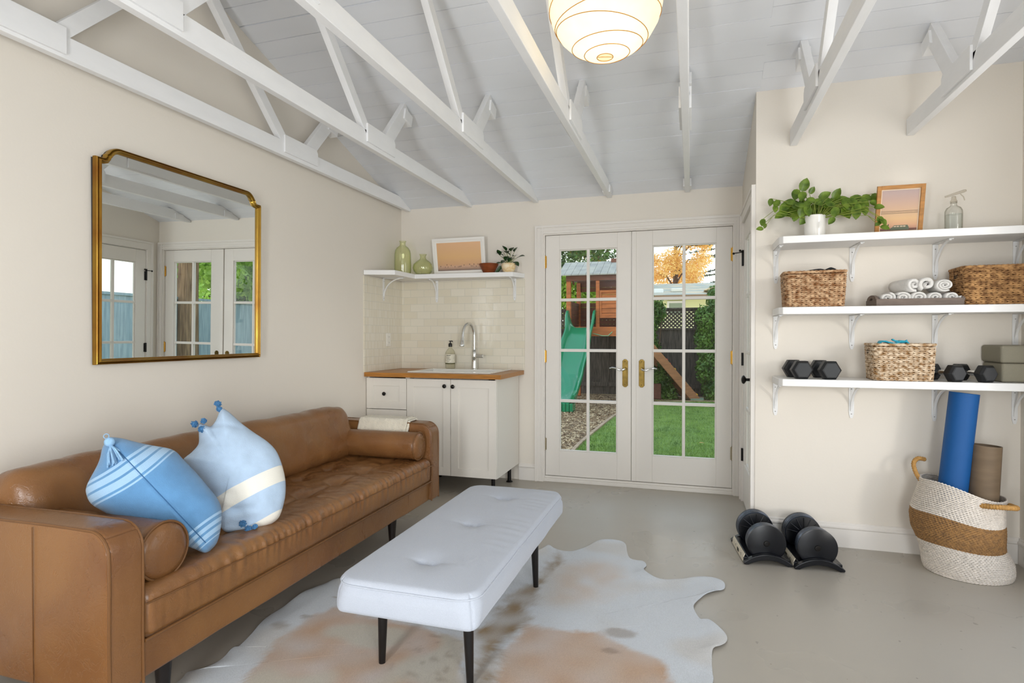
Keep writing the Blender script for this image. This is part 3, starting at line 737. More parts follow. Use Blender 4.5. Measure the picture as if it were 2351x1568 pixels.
AX0, AX1 = Vector((-.318, .385)), Vector((.012, -.045)); AXD = (AX1 - AX0).normalized(); AXL = (AX1 - AX0).length
def bdisp(w, v2, hh):
    d = Vector(v2) - AX0; t = d.dot(AXD) / AXL; side = abs(d.x * AXD.y - d.y * AXD.x)
    k = math.exp(-(side / .006) ** 2) if hh > 0 else 0
    return w - BN * .004 * k + BN * (.005 * nz(v2[0] * 9, v2[1] * 9, hh * 6) + .0025 * nz(v2[0] * 30, v2[1] * 16, 2))
bp_ = thing('blue_pillow', 'mid blue pillow with pale stripes and a tassel, leaning behind the near bolster', 'pillow', (-1.75, 1.60, .46))
cov = inflate(BOUT, .25, BO, BH, BU, BN, rings=22, p=2.0, q=.55, back=.75, disp=bdisp, sub=5).build('pillow_cover', BLUEW, bp_, angle=180)
iw = WM[bp_.name]
def buv(v):
    d = (iw @ v) - BO; p2 = Vector((d.dot(BH), d.dot(BU))) - AX0
    n_ = d.dot(BN); t = (p2.dot(AXD)) / AXL; s_ = p2.x * AXD.y - p2.y * AXD.x
    return (max(0, min(1, t + .10 * (s_ / .2) ** 2 * (1 if t < .5 else -.6))), s_)
uv_from(cov, buv)
from mathutils.bvhtree import BVHTree
bv = BVHTree.FromPolygons([tuple(iw @ v.co) for v in cov.data.vertices], [tuple(p.vertices) for p in cov.data.polygons]); sp_ = []
for k in range(46):
    t = .07 + .86 * k / 45; p2 = AX0 + AXD * AXL * t; hit_ = bv.ray_cast(BO + BH * p2.x + BU * p2.y + BN * .4, -BN)[0]
    if hit_: sp_.append(hit_ + BN * .0005)
MB().tube(sp_, .0016, 6).build('edge_seam', mat('deep_blue_thread', '#38648f', .9), bp_)
def tassel(parent, top, L, R, m, n_str=26, down=Vector((0, 0, -1)), out=None):
    b = MB(); b.sphere(tuple(top), R * .48, 14, 10)
    hd = b.build('tassel_head', m, parent); st = MB(); u, w = frame_axis(down); rnd = random.Random(2)
    for k in range(n_str):
        a = rnd.uniform(0, 2 * PI); r = math.sqrt(rnd.random()); d = (u * math.cos(a) + w * math.sin(a)) * r
        e = top + down * L * rnd.uniform(.9, 1.02) + d * R
        st.tube([top + down * R * .3, top + down * L * .45 + d * R * .55, e], .0022, 5)
    st.build('tassel_fringe', m, hd)
T0 = BO + BH * -.299 + BU * .358 + BN * .075
tassel(bp_, T0, .085, .034, TASSEL, 60, (BU * -.93 + BH * .33 + BN * .12).normalized())
MB().tube([BO + BH * (-.318 + .008 * math.cos(a)) + BU * (.392 + .008 * math.sin(a)) for a in [2 * PI * k / 14 for k in range(14)]], .0015, 6, closed=True).build('hanging_loop', TASSEL, bp_)

LO, LH, LU, LN = Vector((-1.725, 1.945, .506)), Vector((.747, .665, 0)), Vector((-.249, .280, .927)), Vector((.617, -.692, .375))
LOUT = [[-0.102, 0.447], [-0.072, 0.431], [-0.029, 0.384], [0.022, 0.338], [0.074, 0.295], [0.108, 0.254], [0.129, 0.2], [0.143, 0.133], [0.144, 0.073], [0.134, 0.02], [0.116, -0.027], [0.086, -0.050], [0.044, -0.062], [0.003, -0.070], [-0.037, -0.070], [-0.077, -0.062], [-0.093, -0.05], [-0.103, -0.029], [-0.105, 0.009], [-0.138, 0.069], [-0.178, 0.144], [-0.219, 0.21], [-0.237, 0.242], [-0.228, 0.255], [-0.209, 0.271], [-0.186, 0.302], [-0.185, 0.343], [-0.187, 0.385], [-0.167, 0.384], [-0.142, 0.374], [-0.122, 0.40]]
def crease(v, a, b, wdt):
    a, b, v = Vector(a), Vector(b), Vector(v); ab = b - a; t = max(0, min(1, (v - a).dot(ab) / ab.length_squared)); d = (v - (a + ab * t)).length
    return math.exp(-(d / wdt) ** 2) * (1 - .6 * t)
def ldisp(w, v2, hh):
    if hh <= 0: return w
    c = -.016 * crease(v2, (-.187, .378), (.02, .338), .009) - .014 * crease(v2, (-.155, .092), (-.05, .072), .010) - .016 * crease(v2, (-.112, .012), (.03, .015), .009)
    c -= .010 * crease(v2, (-.10, .035), (-.02, .0), .008) + .009 * crease(v2, (-.19, .30), (-.12, .285), .008) + .010 * crease(v2, (-.09, -.04), (.06, -.022), .008)
    c += .009 * crease(v2, (-.18, .35), (-.02, .36), .014)
    return w + LN * (c + .006 * nz(v2[0] * 8, v2[1] * 8, 4) + .003 * nz(v2[0] * 24, v2[1] * 18, 1))
lp_ = thing('pale_pillow', 'pale blue pillow with a cream band and blue pompoms beside the striped blue pillow', 'pillow', (-1.80, 1.90, .46))
cov = inflate(LOUT, .23, LO, LH, LU, LN, rings=24, p=2.0, q=.55, back=.7, disp=ldisp, sub=5).build('pillow_cover', LSTRIPE, lp_, angle=180)
iw2 = WM[lp_.name]
def luv(v):
    d = (iw2 @ v) - LO; x, y = d.dot(LH), d.dot(LU)
    return (max(0, min(1, (y - x * .46 + .115) / .50)), x)
uv_from(cov, luv)
def pom(parent, c, r):
    b = MB(); rnd = random.Random(int(c[0] * 1e4) % 97)
    b.sphere(tuple(c), r * .72, 12, 8)
    for k in range(70):
        d = Vector((rnd.gauss(0, 1), rnd.gauss(0, 1), rnd.gauss(0, 1))).normalized(); b.tube([Vector(c) + d * r * .5, Vector(c) + d * r * rnd.uniform(.85, 1.08)], .0022, 4)
    return b.build('pompom', POM, parent)
for (x, y, d, r) in ((-.117, .470, .0, .0155), (-.110, .440, .022, .0125), (-.202, .388, .0, .0155), (-.168, .396, .012, .0125), (-.170, .349, .060, .0145), (-.020, -.042, .060, .0140), (.000, -.066, .045, .0150), (.024, -.058, .050, .0105)):
    pom(lp_, LO + LH * x + LU * y + LN * d, r)

# ============================================================ throw blanket over the far arm
KNIT = mat('cream_knit', '#ebe3d0', .95, var=.05, vscale=40, bump=.9, bscale=230, sheen=.4, stretch=(1, 1, 1))
th = thing('throw_blanket', 'cream knitted throw folded over the far arm of the sofa', 'blanket', (-1.91, 3.44, ATZ))
def drape(x0, x1, gap, zl, zr, name, k):
    path = [(AF0 - .012 - gap, zl), (AF0 - .012 - gap, ATZ - .05)] + [(AF0 + .004 - gap + .020 * (1 - math.cos(PI / 2 * i / 5)), ATZ + gap + .003 - .028 + .028 * math.sin(PI / 2 * i / 5)) for i in range(6)]
    path += [(AF1 - .010, ATZ + gap + .004)] + [(AF1 - .004 + gap + .012 * math.sin(PI / 2 * i / 5), ATZ + gap + .004 - .026 * (1 - math.cos(PI / 2 * i / 5))) for i in range(6)] + [(AF1 + .012 + gap, ATZ - .06), (AF1 + .012 + gap, zr)]
    dense = []
    for a, b_ in zip(path, path[1:]):
        L = math.dist(a, b_); m_ = max(1, int(L / .012))
        for i in range(m_): dense.append((a[0] + (b_[0] - a[0]) * i / m_, a[1] + (b_[1] - a[1]) * i / m_))
    dense.append(path[-1]); nx = 44; th_ = .007; top = []; bot = []
    for i, (y, z) in enumerate(dense):
        y0, z0 = dense[max(0, i - 1)]; y1, z1 = dense[min(len(dense) - 1, i + 1)]
        t = Vector((y1 - y0, z1 - z0)).normalized(); nn = Vector((-t.y, t.x))
        for j in range(nx + 1):
            x = x0 + (x1 - x0) * j / nx; r = abs(.0035 * nz(x * 20, i * .05, k)) + .002 * abs(math.sin(x * 95 + i * .04))
            xs = x + .004 * nz(i * .12, j * .02, k)
            top.append((xs, y + nn.x * (th_ + r), z + nn.y * (th_ + r))); bot.append((xs, y, z))
    b = MB(); n1 = len(top); w_ = nx + 1; fs = []
    for i in range(len(dense) - 1):
        for j in range(nx):
            q = [i * w_ + j, i * w_ + j + 1, (i + 1) * w_ + j + 1, (i + 1) * w_ + j]; fs.append(q); fs.append([n1 + a for a in q[::-1]])
        for j in (0, nx): q = [i * w_ + j, (i + 1) * w_ + j, n1 + (i + 1) * w_ + j, n1 + i * w_ + j]; fs.append(q)
    for i in (0, len(dense) - 1):
        for j in range(nx): fs.append([i * w_ + j, i * w_ + j + 1, n1 + i * w_ + j + 1, n1 + i * w_ + j])
    return b.add(top + bot, fs).build(name, KNIT, th, angle=180)
drape(-2.092, -1.738, .0015, .50, .52, 'lower_fold', 1.0); drape(-2.100, -1.752, .011, .52, .50, 'upper_fold', 5.0)
hem = MB()
hem.tube([(-1.765, AF0 - .034, .53), (-1.765, AF0 - .034, ATZ - .03), (-1.764, AF0 - .015, ATZ + .014), (-1.764, AF0 + .02, ATZ + .024), (-1.764, AF1 - .02, ATZ + .025), (-1.765, AF1 + .02, ATZ + .005)], .004, 6)
hem.build('knit_border', KNIT, th)

# ============================================================ bench
LINEN = mat('pale_grey_blue_linen', '#b0b6c1', .9, var=.025, vscale=240, bump=.22, bscale=420, sheen=.25)
bx0, bx1, by0, by1 = -1.140, -.634, 1.668, 2.962
bench = thing('upholstered_bench', 'long pale grey linen bench with tufted dimples and dark tapered legs, before the sofa', 'bench', ((bx0 + bx1) / 2, (by0 + by1) / 2, 0))
BT, BB = .425, .312
BD = [(-.887, 1.872), (-.888, 2.304), (-.879, 2.723)]
cxb, cyb = (bx0 + bx1) / 2, (by0 + by1) / 2; hxb, hyb = (bx1 - bx0) / 2, (by1 - by0) / 2
def round_xy(q, R=.07):
    dx, dy = abs(q.x - cxb) - (hxb - R), abs(q.y - cyb) - (hyb - R)
    if dx > 0 and dy > 0:
        L = math.hypot(dx, dy); m_ = max(dx, dy) / L
        q.x = cxb + math.copysign(hxb - R + dx * m_, q.x - cxb); q.y = cyb + math.copysign(hyb - R + dy * m_, q.y - cyb)
    return q
def bdsp(p, n):
    q = round_xy(Vector(p), .035 + .045 * max(0, min(1, (p.z - BB) / (BT - BB))))
    ex = max(0, 1 - abs((q.x - cxb) / hxb) ** 3.2); ey = max(0, 1 - abs((q.y - cyb) / hyb) ** 9)
    if q.z > BT - .03 and n.z > -.1:
        h = .016 * ex * ey
        for tx, ty in BD:
            dx, dy = q.x - tx, q.y - ty; d2 = dx * dx + dy * dy
            h -= .013 * math.exp(-d2 / .0035)
            for s in (-1, 1): h -= .014 * math.exp(-((dx - s * .022) ** 2 + dy * dy) / .00022)
            h -= .006 * math.exp(-(dy / .006) ** 2 - (dx / .07) ** 2)
        h += .0016 * nz(q.x * 9, q.y * 9, 2) * ex
        e = max(0, (q.x - (bx1 - .14)) / .14)
        h += .0011 * math.sin(q.y * 95 + 6 * nz(q.y * 6, 0, 0)) * e * (1 - e) * 4 * max(0, min(1, (q.y - 1.95) / .2))
        q.z += h * (1 if n.z > .5 else .6)
    elif abs(n.z) < .5:
        t = (q.z - BB) / (BT - BB); q += Vector((n.x, n.y, 0)) * (.007 * math.sin(t * PI) + .0035 * nz(q.x * 7 + q.y * 7, q.z * 4, 3))
    return q
sb = rbox(bx0, bx1, by0, by1, BB, BT, .016, (.009, .009, .012), bdsp).build('upholstered_seat', LINEN, bench, angle=180)
pts = []
for k in range(260):
    a = 2 * PI * k / 260; c_, s_ = math.cos(a), math.sin(a)
    R = .078; P0 = Vector((cxb + max(-hxb + R, min(hxb - R, c_ * 5)), 0, 0))
def loop_rect(R, n_side=50, n_c=12, ins=0.0):
    out = []
    for (qx, qy, a0) in ((1, 1, 0), (-1, 1, 90), (-1, -1, 180), (1, -1, 270)):
        c_ = (cxb + qx * (hxb - R), cyb + qy * (hyb - R))
        for i in range(n_c + 1):
            a = math.radians(a0 + 90 * i / n_c); out.append((c_[0] + (R + ins) * math.cos(a), c_[1] + (R + ins) * math.sin(a)))
    dense = []
    for i in range(len(out)):
        a, b_ = out[i], out[(i + 1) % len(out)]; m_ = max(1, int(math.dist(a, b_) / .03))
        for j in range(m_): dense.append((a[0] + (b_[0] - a[0]) * j / m_, a[1] + (b_[1] - a[1]) * j / m_))
    return dense
MB().tube([(x, y, BT - .0165 + .004 * nz(x * 6, y * 6, 8)) for x, y in loop_rect(.078, ins=.0015)], .0033, 7, closed=True).build('piping', LINEN, sb)
BLKWOOD = mat('black_lacquer_wood', '#120e0d', .3)
for x, y in ((-1.108, 1.936), (-.742, 1.905), (-.727, 2.752), (-1.09, 2.77)):
    ix = .012 if x < -.9 else -.0; tx = x + (.006 if x < -.9 else -.010)
    MB().tube([(x, y, .002), (tx, y, BB + .006)], .02, 20, rr=[.0125, .0225]).build('leg', BLKWOOD, bench)

# ============================================================ cowhide rug
RUG = [[-0.814, 3.279], [-0.789, 3.302], [-0.748, 3.271], [-0.658, 3.27], [-0.597, 3.346], [-0.539, 3.462], [-0.468, 3.514], [-0.404, 3.519], [-0.367, 3.462], [-0.348, 3.352], [-0.321, 3.258], [-0.253, 3.233], [-0.228, 3.178], [-0.237, 3.115], [-0.206, 3.055], [-0.151, 3.027], [-0.056, 3.062], [0.029, 3.099], [0.113, 3.108], [0.156, 3.056], [0.152, 2.983], [0.107, 2.939], [0.056, 2.875], [0.017, 2.779], [0.013, 2.725], [0.025, 2.673], [0.043, 2.634], [0.075, 2.64], [0.112, 2.592], [0.139, 2.526], [0.136, 2.469], [0.113, 2.427], [0.083, 2.395], [0.076, 2.313], [0.076, 2.239], [0.076, 2.174], [0.05, 2.0], [0.12, 1.75], [0, 1.55], [-0.3, 1.4], [-0.7, 1.25], [-1.1, 1.2], [-1.5, 1.3], [-1.75, 1.42], [-1.742, 1.613], [-1.76, 1.675], [-1.728, 1.703], [-1.708, 1.75], [-1.71, 1.799], [-1.722, 1.845], [-1.72, 1.865], [-1.71, 1.875], [-1.732, 1.974], [-1.765, 2.096], [-1.767, 2.206], [-1.766, 2.341], [-1.756, 2.414], [-1.733, 2.484], [-1.71, 2.55], [-1.58, 2.60], [-1.38, 2.70], [-1.2, 2.80], [-1.05, 2.95], [-0.9, 3.1]]
P1 = [[-1.538, 2.277], [-1.596, 2.194], [-1.595, 2.073], [-1.593, 1.963], [-1.57, 1.836], [-1.515, 1.684], [-1.416, 1.535], [-0.725, 1.748], [-0.878, 2.184], [-1.281, 2.25]]
P2 = [[-0.676, 2.376], [-0.517, 2.387], [-0.338, 2.405], [-0.206, 2.322], [-0.104, 2.258], [-0.06, 2.132], [-0.062, 1.952], [-0.644, 1.773], [-0.707, 2.201]]
P3 = [[-0.736, 3.274], [-0.716, 3.028], [-0.738, 2.791], [-0.812, 2.665], [-0.856, 2.301], [-0.747, 1.92], [-0.701, 1.802], [-0.661, 1.863], [-0.714, 2.166], [-0.677, 2.416], [-0.701, 2.535], [-0.705, 2.749], [-0.65, 3.111]]
P4 = [[-0.65, 3.111], [-0.38, 3.207], [-0.309, 2.978], [-0.373, 2.659], [-0.587, 2.615], [-0.679, 2.92]]
def sdist(p, poly):
    inside = False; best = 9; n = len(poly); x, y = p
    for i in range(n):
        x0, y0 = poly[i - 1]; x1, y1 = poly[i]
        if (y0 > y) != (y1 > y) and x < (x1 - x0) * (y - y0) / (y1 - y0) + x0: inside = not inside
        dx, dy = x1 - x0, y1 - y0; t = max(0, min(1, ((x - x0) * dx + (y - y0) * dy) / (dx * dx + dy * dy + 1e-12)))
        best = min(best, math.hypot(x - x0 - dx * t, y - y0 - dy * t))
    return best if inside else -best
def sstep(a, b_, x): t = max(0, min(1, (x - a) / (b_ - a))); return t * t * (3 - 2 * t)
def cat(pts, sub):
    out = []; L = len(pts)
    for i in range(L):
        a, b_, c, d = [Vector(pts[(i + k) % L]) for k in (-1, 0, 1, 2)]
        for t in range(sub):
            s = t / sub; out.append(0.5 * ((2 * b_) + (c - a) * s + (2 * a - 5 * b_ + 4 * c - d) * s * s + (3 * b_ - a - 3 * c + d) * s ** 3))
    return out
ro = cat(RUG, 5); C2 = Vector((-.86, 2.18)); RR = 56; b = MB(); cols = []; NR_ = len(ro)
white, tan, olive, pink, dark = [lin(c) for c in ('#c9ced3', '#b38c66', '#8a7350', '#c4ab92', '#775f42')]
def mixc(a, c, t): return tuple(a[i] * (1 - t) + c[i] * t for i in range(3))
def rugcol(x, y):
    w = .035 * nz(x * 7, y * 7, 1) + .018 * nz(x * 24, y * 24, 2) + .012 * nz(x * 70, y * 70, 3)
    c = mixc(white, lin('#c3bdb4'), sstep(.0, .5, nz(x * 4, y * 4, 8)) * .6)
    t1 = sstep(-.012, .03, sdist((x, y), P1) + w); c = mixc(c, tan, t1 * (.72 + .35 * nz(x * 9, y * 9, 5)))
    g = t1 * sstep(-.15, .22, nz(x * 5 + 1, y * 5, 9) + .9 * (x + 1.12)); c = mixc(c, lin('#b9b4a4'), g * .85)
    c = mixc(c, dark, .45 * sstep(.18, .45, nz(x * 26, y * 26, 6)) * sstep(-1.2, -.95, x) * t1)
    t2 = sstep(-.012, .035, sdist((x, y), P2) + w); c = mixc(c, tan, t2 * (.75 + .3 * nz(x * 8, y * 8, 7)))
    t4 = sstep(-.06, .08, sdist((x, y), P4) + w); c = mixc(c, pink, t4 * (.45 + .5 * nz(x * 9, y * 9, 3)))
    t3 = sstep(-.03, .04, sdist((x, y), P3) + w * 1.3); c = mixc(c, olive, t3 * (.85 + .6 * nz(x * 12, y * 9, 4)))
    for sx_, sy_, r in ((-1.61, 2.16, .022), (-1.60, 2.36, .010), (-1.66, 2.06, .03), (-.30, 2.27, .03), (-.28, 2.42, .05)):
        c = mixc(c, dark, .55 * sstep(r, r * .5, math.hypot((x - sx_) * .6, y - sy_) + w * .3))
    return tuple(max(0, min(1, q)) for q in c)
for k in range(RR):
    s = 1 - (k / RR); s = s ** .85
    for i, p in enumerate(ro):
        x, y = C2 + (p - C2) * s; e = 1 - s
        z = .0035 + .0025 * nz(x * 5, y * 5) + .006 * sstep(.12, 0, e) * max(0, nz(x * 7, y * 7, 6) + .25) * 2.0
        z += .0045 * max(0, math.sin(x * 13 + 4 * nz(x * 2, y * 2))) * sstep(.5, .1, e)
        b.v.append((x, y, max(.001, z if k else z - .0025))); cols.append(rugcol(x, y))
b.v.append((C2.x, C2.y, .004)); cols.append(rugcol(*C2))
for k in range(RR - 1):
    for i in range(NR_): j = (i + 1) % NR_; b.f.append([k * NR_ + i, k * NR_ + j, (k + 1) * NR_ + j, (k + 1) * NR_ + i]); b.m.append(0)
for i in range(NR_): b.f.append([(RR - 1) * NR_ + i, (RR - 1) * NR_ + (i + 1) % NR_, RR * NR_]); b.m.append(0)
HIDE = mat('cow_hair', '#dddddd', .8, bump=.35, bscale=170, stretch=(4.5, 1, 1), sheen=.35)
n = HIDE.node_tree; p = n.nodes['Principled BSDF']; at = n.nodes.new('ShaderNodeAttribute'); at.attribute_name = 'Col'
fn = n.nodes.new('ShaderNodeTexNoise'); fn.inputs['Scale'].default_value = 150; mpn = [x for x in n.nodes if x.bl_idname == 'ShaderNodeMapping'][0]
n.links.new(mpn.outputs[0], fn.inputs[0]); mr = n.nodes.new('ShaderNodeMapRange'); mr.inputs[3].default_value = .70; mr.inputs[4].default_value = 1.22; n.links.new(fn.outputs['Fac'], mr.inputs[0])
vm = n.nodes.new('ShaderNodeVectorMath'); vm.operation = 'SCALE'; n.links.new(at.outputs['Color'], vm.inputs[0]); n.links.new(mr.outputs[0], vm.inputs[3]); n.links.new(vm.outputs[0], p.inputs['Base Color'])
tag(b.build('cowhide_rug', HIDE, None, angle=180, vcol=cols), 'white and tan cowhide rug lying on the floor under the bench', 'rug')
# ============================================================ kitchenette
KY = 4.185                                     # front plane of the doors
def shaker(parent, name, x0, x1, z0, z1, m=CABINET, fw=.062):
    b = MB(); y0, y1 = KY, KY + .019
    b.box(x0, x0 + fw, y0, y1, z0, z1).box(x1 - fw, x1, y0, y1, z0, z1).box(x0 + fw, x1 - fw, y0, y1, z0, z0 + fw).box(x0 + fw, x1 - fw, y0, y1, z1 - fw, z1)
    b.box(x0 + fw - .002, x1 - fw + .002, y0 + .009, y1 - .002, z0 + fw - .002, z1 - fw + .002)
    return b.build(name, m, parent, smooth=False, bevel=.0012)
def knob(parent, x, z):
    MB().lathe([(.006, 0), (.0055, .010), (.008, .014), (.0145, .018), (.016, .023), (.0135, .028), (.006, .0305), (.001, .031)], (0, 0, 0), 24,
               Matrix.Translation((x, KY, z)) @ Matrix.Rotation(PI / 2, 4, 'X')).build('knob', BLACK, parent)
def cabinet_leg(parent, x, y):
    MB().lathe([(.001, 0), (.027, 0), (.028, .004), (.024, .009), (.0155, .013), (.015, .05), (.0155, .13), (.022, .135), (.022, .142)], (x, y, 0), 24).build('leg', BLACK, parent)
def carcass(parent, x0, x1, z0=.140, z1=.902):
    b = MB(); y0, y1 = KY + .021, 4.782
    b.box(x0, x0 + .018, y0, y1, z0, z1).box(x1 - .018, x1, y0, y1, z0, z1).box(x0 + .018, x1 - .018, y0, y1, z0, z0 + .018).box(x0 + .018, x1 - .018, y1 - .01, y1, z0 + .018, z1)
    return b.build('carcass', CABINET, parent, smooth=False, bevel=.0008)
c1 = thing('drawer_cabinet', 'white base cabinet with a small top drawer, in the left corner behind the sofa', 'cabinet', (-2.35, 4.48, 0), 0, None)
carcass(c1, -2.534, -2.172)
d_ = shaker(c1, 'drawer', -2.533, -2.174, .645, .893); knob(d_, -2.362, .768)
d_ = shaker(c1, 'drawer', -2.533, -2.174, .142, .640)
for x in (-2.49, -2.22): cabinet_leg(c1, x, 4.27); cabinet_leg(c1, x, 4.70)
c2 = thing('sink_cabinet', 'white two door base cabinet under the sink, with black knobs and feet', 'cabinet', (-1.79, 4.48, 0), 0, None)
carcass(c2, -2.170, -1.415)
d_ = shaker(c2, 'door', -2.169, -1.794, .142, .893); knob(d_, -1.836, .842)
d_ = shaker(c2, 'door', -1.790, -1.416, .142, .893); knob(d_, -1.766, .840)
for x in (-2.12, -1.47): cabinet_leg(c2, x, 4.27); cabinet_leg(c2, x, 4.69)
def butcher():
    m = mat('oiled_oak_worktop', '#a8702f', .35, var=.22, vscale=7, stretch=(1.2, 14, 14), rvar=.05, detail=5)
    return m
OAK = butcher()
wt = thing('oak_worktop', 'oiled oak worktop on the white base cabinets', 'worktop', (-1.95, 4.48, .904))
# countertop with a cut-out for the sink
kx0, kx1, ky0, ky1 = -2.195, -1.480, 4.245, 4.765
b = MB(); b.box(-2.538, kx0 + .03, 4.158, 4.795, .904, .938).box(kx1 - .03, -1.372, 4.158, 4.795, .904, .938).box(kx0 + .03, kx1 - .03, 4.158, ky0 + .03, .904, .938).box(kx0 + .03, kx1 - .03, ky1 - .03, 4.795, .904, .938)
b.build('worktop_slab', OAK, wt, smooth=False)
CERAM = mat('white_ceramic', '#eeede8', .12, coat=.5)
sk = thing('drop_in_sink', 'white ceramic drop-in sink set in the oak worktop', 'sink', ((kx0 + kx1) / 2, 4.5, .938))
b = MB(); t0, t1 = .9385, .947
b.box(kx0, kx1, ky0, ky0 + .04, t0, t1).box(kx0, kx1, ky1 - .11, ky1, t0, t1).box(kx0, kx0 + .04, ky0 + .04, ky1 - .11, t0, t1).box(kx1 - .04, kx1, ky0 + .04, ky1 - .11, t0, t1)
b.build('sink_rim', CERAM, sk, smooth=True, bevel=.003)
b = MB(); X0, X1, Y0_, Y1_ = kx0 + .04, kx1 - .04, ky0 + .04, ky1 - .11
b.box(X0 - .006, X0, Y0_, Y1_, .79, t0).box(X1, X1 + .006, Y0_, Y1_, .79, t0).box(X0, X1, Y0_ - .006, Y0_, .79, t0).box(X0, X1, Y1_, Y1_ + .006, .79, t0).box(X0, X1, Y0_, Y1_, .784, .79)
b.build('sink_bowl', CERAM, sk, smooth=False)
MB().lathe([(.001, .7905), (.03, .7905), (.034, .793), (.001, .793)], (-1.84, 4.46, 0), 24).build('drain', CHROME, sk)
# faucet
fx, fy, fz = -1.792, 4.705, .947
fa = thing('kitchen_faucet', 'chrome gooseneck pull-down faucet with a side handle behind the sink', 'faucet', (fx, fy, fz))
MB().lathe([(.001, 0), (.028, 0), (.028, .006), (.024, .010), (.022, .05), (.021, .10), (.0225, .104), (.0225, .110), (.019, .113), (.019, .150), (.0165, .155), (.0185, .160), (.0165, .166), (.012, .170)], (fx, fy, fz), 32).build('faucet_body', CHROME, fa)
pts = [(fx, fy, fz + .16 + .02 * k) for k in range(0, 7)]
dx_, dy_ = -.35, -.937
R = .074
for k in range(1, 19):
    a = PI * k / 18 * .93; pts.append((fx + dx_ * R * (1 - math.cos(a)), fy + dy_ * R * (1 - math.cos(a)), fz + .28 + 1.5 * R * math.sin(a)))
MB().tube(pts, .0115, 18).build('gooseneck', CHROME, fa)
e = Vector(pts[-1]); dn = (Vector(pts[-1]) - Vector(pts[-2])).normalized(); dn = (dn + Vector((0, 0, -.6))).normalized()
rr_ = [.0125, .0135, .0150, .0180, .0225, .0250, .0245]; zz_ = [0, .02, .04, .06, .085, .100, .104]
sp = MB().tube([e + dn * z for z in zz_], .02, 28, rr=rr_).build('spray_head', CHROME, fa)
MB().tube([e + dn * .1035, e + dn * .1055], .02, 24, rr=[.0215, .020]).build('spray_nozzle', BLACK, sp)
MB().tube([(fx + .010, fy, fz + .113), (fx + .060, fy - .004, fz + .113), (fx + .078, fy - .006, fz + .113), (fx + .083, fy - .006, fz + .113)], .01, 20, rr=[.014, .014, .0155, .012]).build('side_handle', CHROME, fa)
# soap bottle
SOAPG = vessel_glass('clear_bottle_glass', (.93, .93, .88), (.55, .55, .48))
LABEL = mat('soap_label_paper', '#d8d2c0', .7, var=.12, vscale=60)
BLKPL = mat('black_plastic', '#121212', .35)
so = thing('soap_bottle', 'clear hand soap bottle with a cream label and black pump on the sink edge', 'soap bottle', (-2.02, 4.715, .948))
SP_ = (-2.02, 4.715, .948)
MB().lathe([(.001, .001), (.040, .001), (.043, .006), (.043, .125), (.040, .145), (.027, .165), (.015, .178), (.0135, .192), (.001, .192)], SP_, 32).build('bottle_body', SOAPG, so)
LIQ = mat('pale_soap', '#ded9c2', .2)
b = MB()
for k in range(25):
    pass
lb = [(.0438, .045), (.0438, .128)]
def arcband(r, z0, z1, a0, a1, c, n=24, th_=.0006):
    b = MB(); vs = []
    for i in range(n + 1):
        a = a0 + (a1 - a0) * i / n
        for rr2, z in ((r, z0), (r, z1), (r + th_, z1), (r + th_, z0)): vs.append((c[0] + rr2 * math.cos(a), c[1] + rr2 * math.sin(a), c[2] + z))
    fs = []
    for i in range(n):
        for k in range(4): l = (k + 1) % 4; fs.append((i * 4 + k, i * 4 + l, i * 4 + 4 + l, i * 4 + 4 + k))
    fs += [(0, 1, 2, 3), (n * 4, n * 4 + 1, n * 4 + 2, n * 4 + 3)]
    return b.add(vs, fs)
lab = arcband(.0434, .048, .126, -PI * .98, -.02, SP_).build('paper_label', LABEL, so)
arcband(.0441, .040, .050, -PI * .98, -.02, SP_).build('label_stripe', mat('label_green', '#4b4a28', .6), lab)
INK = mat('dark_ink', '#3a3a30', .7)
for i, z in enumerate((.112, .100, .090, .080, .070, .062)): arcband(.0441, z, z + (.004 if i == 0 else .0018), -PI * .5 - .45 + .1 * (i % 2), -PI * .5 + .45 - .12 * (i % 3), SP_).build('label_print', INK, lab)
MB().lathe([(.016, .190), (.0165, .192), (.0165, .215), (.012, .221), (.005, .224), (.005, .238), (.001, .238)], SP_, 24).build('pump_collar', BLKPL, so)
MB().box(SP_[0] - .010, SP_[0] + .010, SP_[1] - .008, SP_[1] + .008, SP_[2] + .236, SP_[2] + .243).tube([(SP_[0], SP_[1], SP_[2] + .240), (SP_[0] + .022, SP_[1] - .012, SP_[2] + .240), (SP_[0] + .028, SP_[1] - .014, SP_[2] + .235)], .0045, 8).build('pump_head', BLKPL, so, bevel=.002)

# tiled backsplash
def tiles():
    m = mat('glazed_tile', '#d6d0bd', .16, bump=.10, bscale=26)
    n = m.node_tree; p = n.nodes['Principled BSDF']; t = n.nodes.new('ShaderNodeTexCoord')
    br = n.nodes.new('ShaderNodeTexBrick'); br.inputs['Scale'].default_value = 1.0; br.inputs['Brick Width'].default_value = .132; br.inputs['Row Height'].default_value = .0655
    br.inputs['Mortar Size'].default_value = .0016; br.inputs['Mortar Smooth'].default_value = .1; br.inputs['Bias'].default_value = 0
    br.inputs['Color1'].default_value = (*lin('#dfd9ca'), 1); br.inputs['Color2'].default_value = (*lin('#d8d0bc'), 1); br.inputs['Mortar'].default_value = (*lin('#cbc8bb'), 1)
    n.links.new(t.outputs['UV'], br.inputs[0]); n.links.new(br.outputs['Color'], p.inputs['Base Color'])
    b1 = [x for x in n.nodes if x.bl_idname == 'ShaderNodeBump'][0]; b2 = n.nodes.new('ShaderNodeBump'); b2.invert = True; b2.inputs['Strength'].default_value = .5; b2.inputs['Distance'].default_value = .0015
    n.links.new(br.outputs['Fac'], b2.inputs['Height']); n.links.new(b2.outputs[0], b1.inputs['Normal'])
    return m
TILE = tiles()
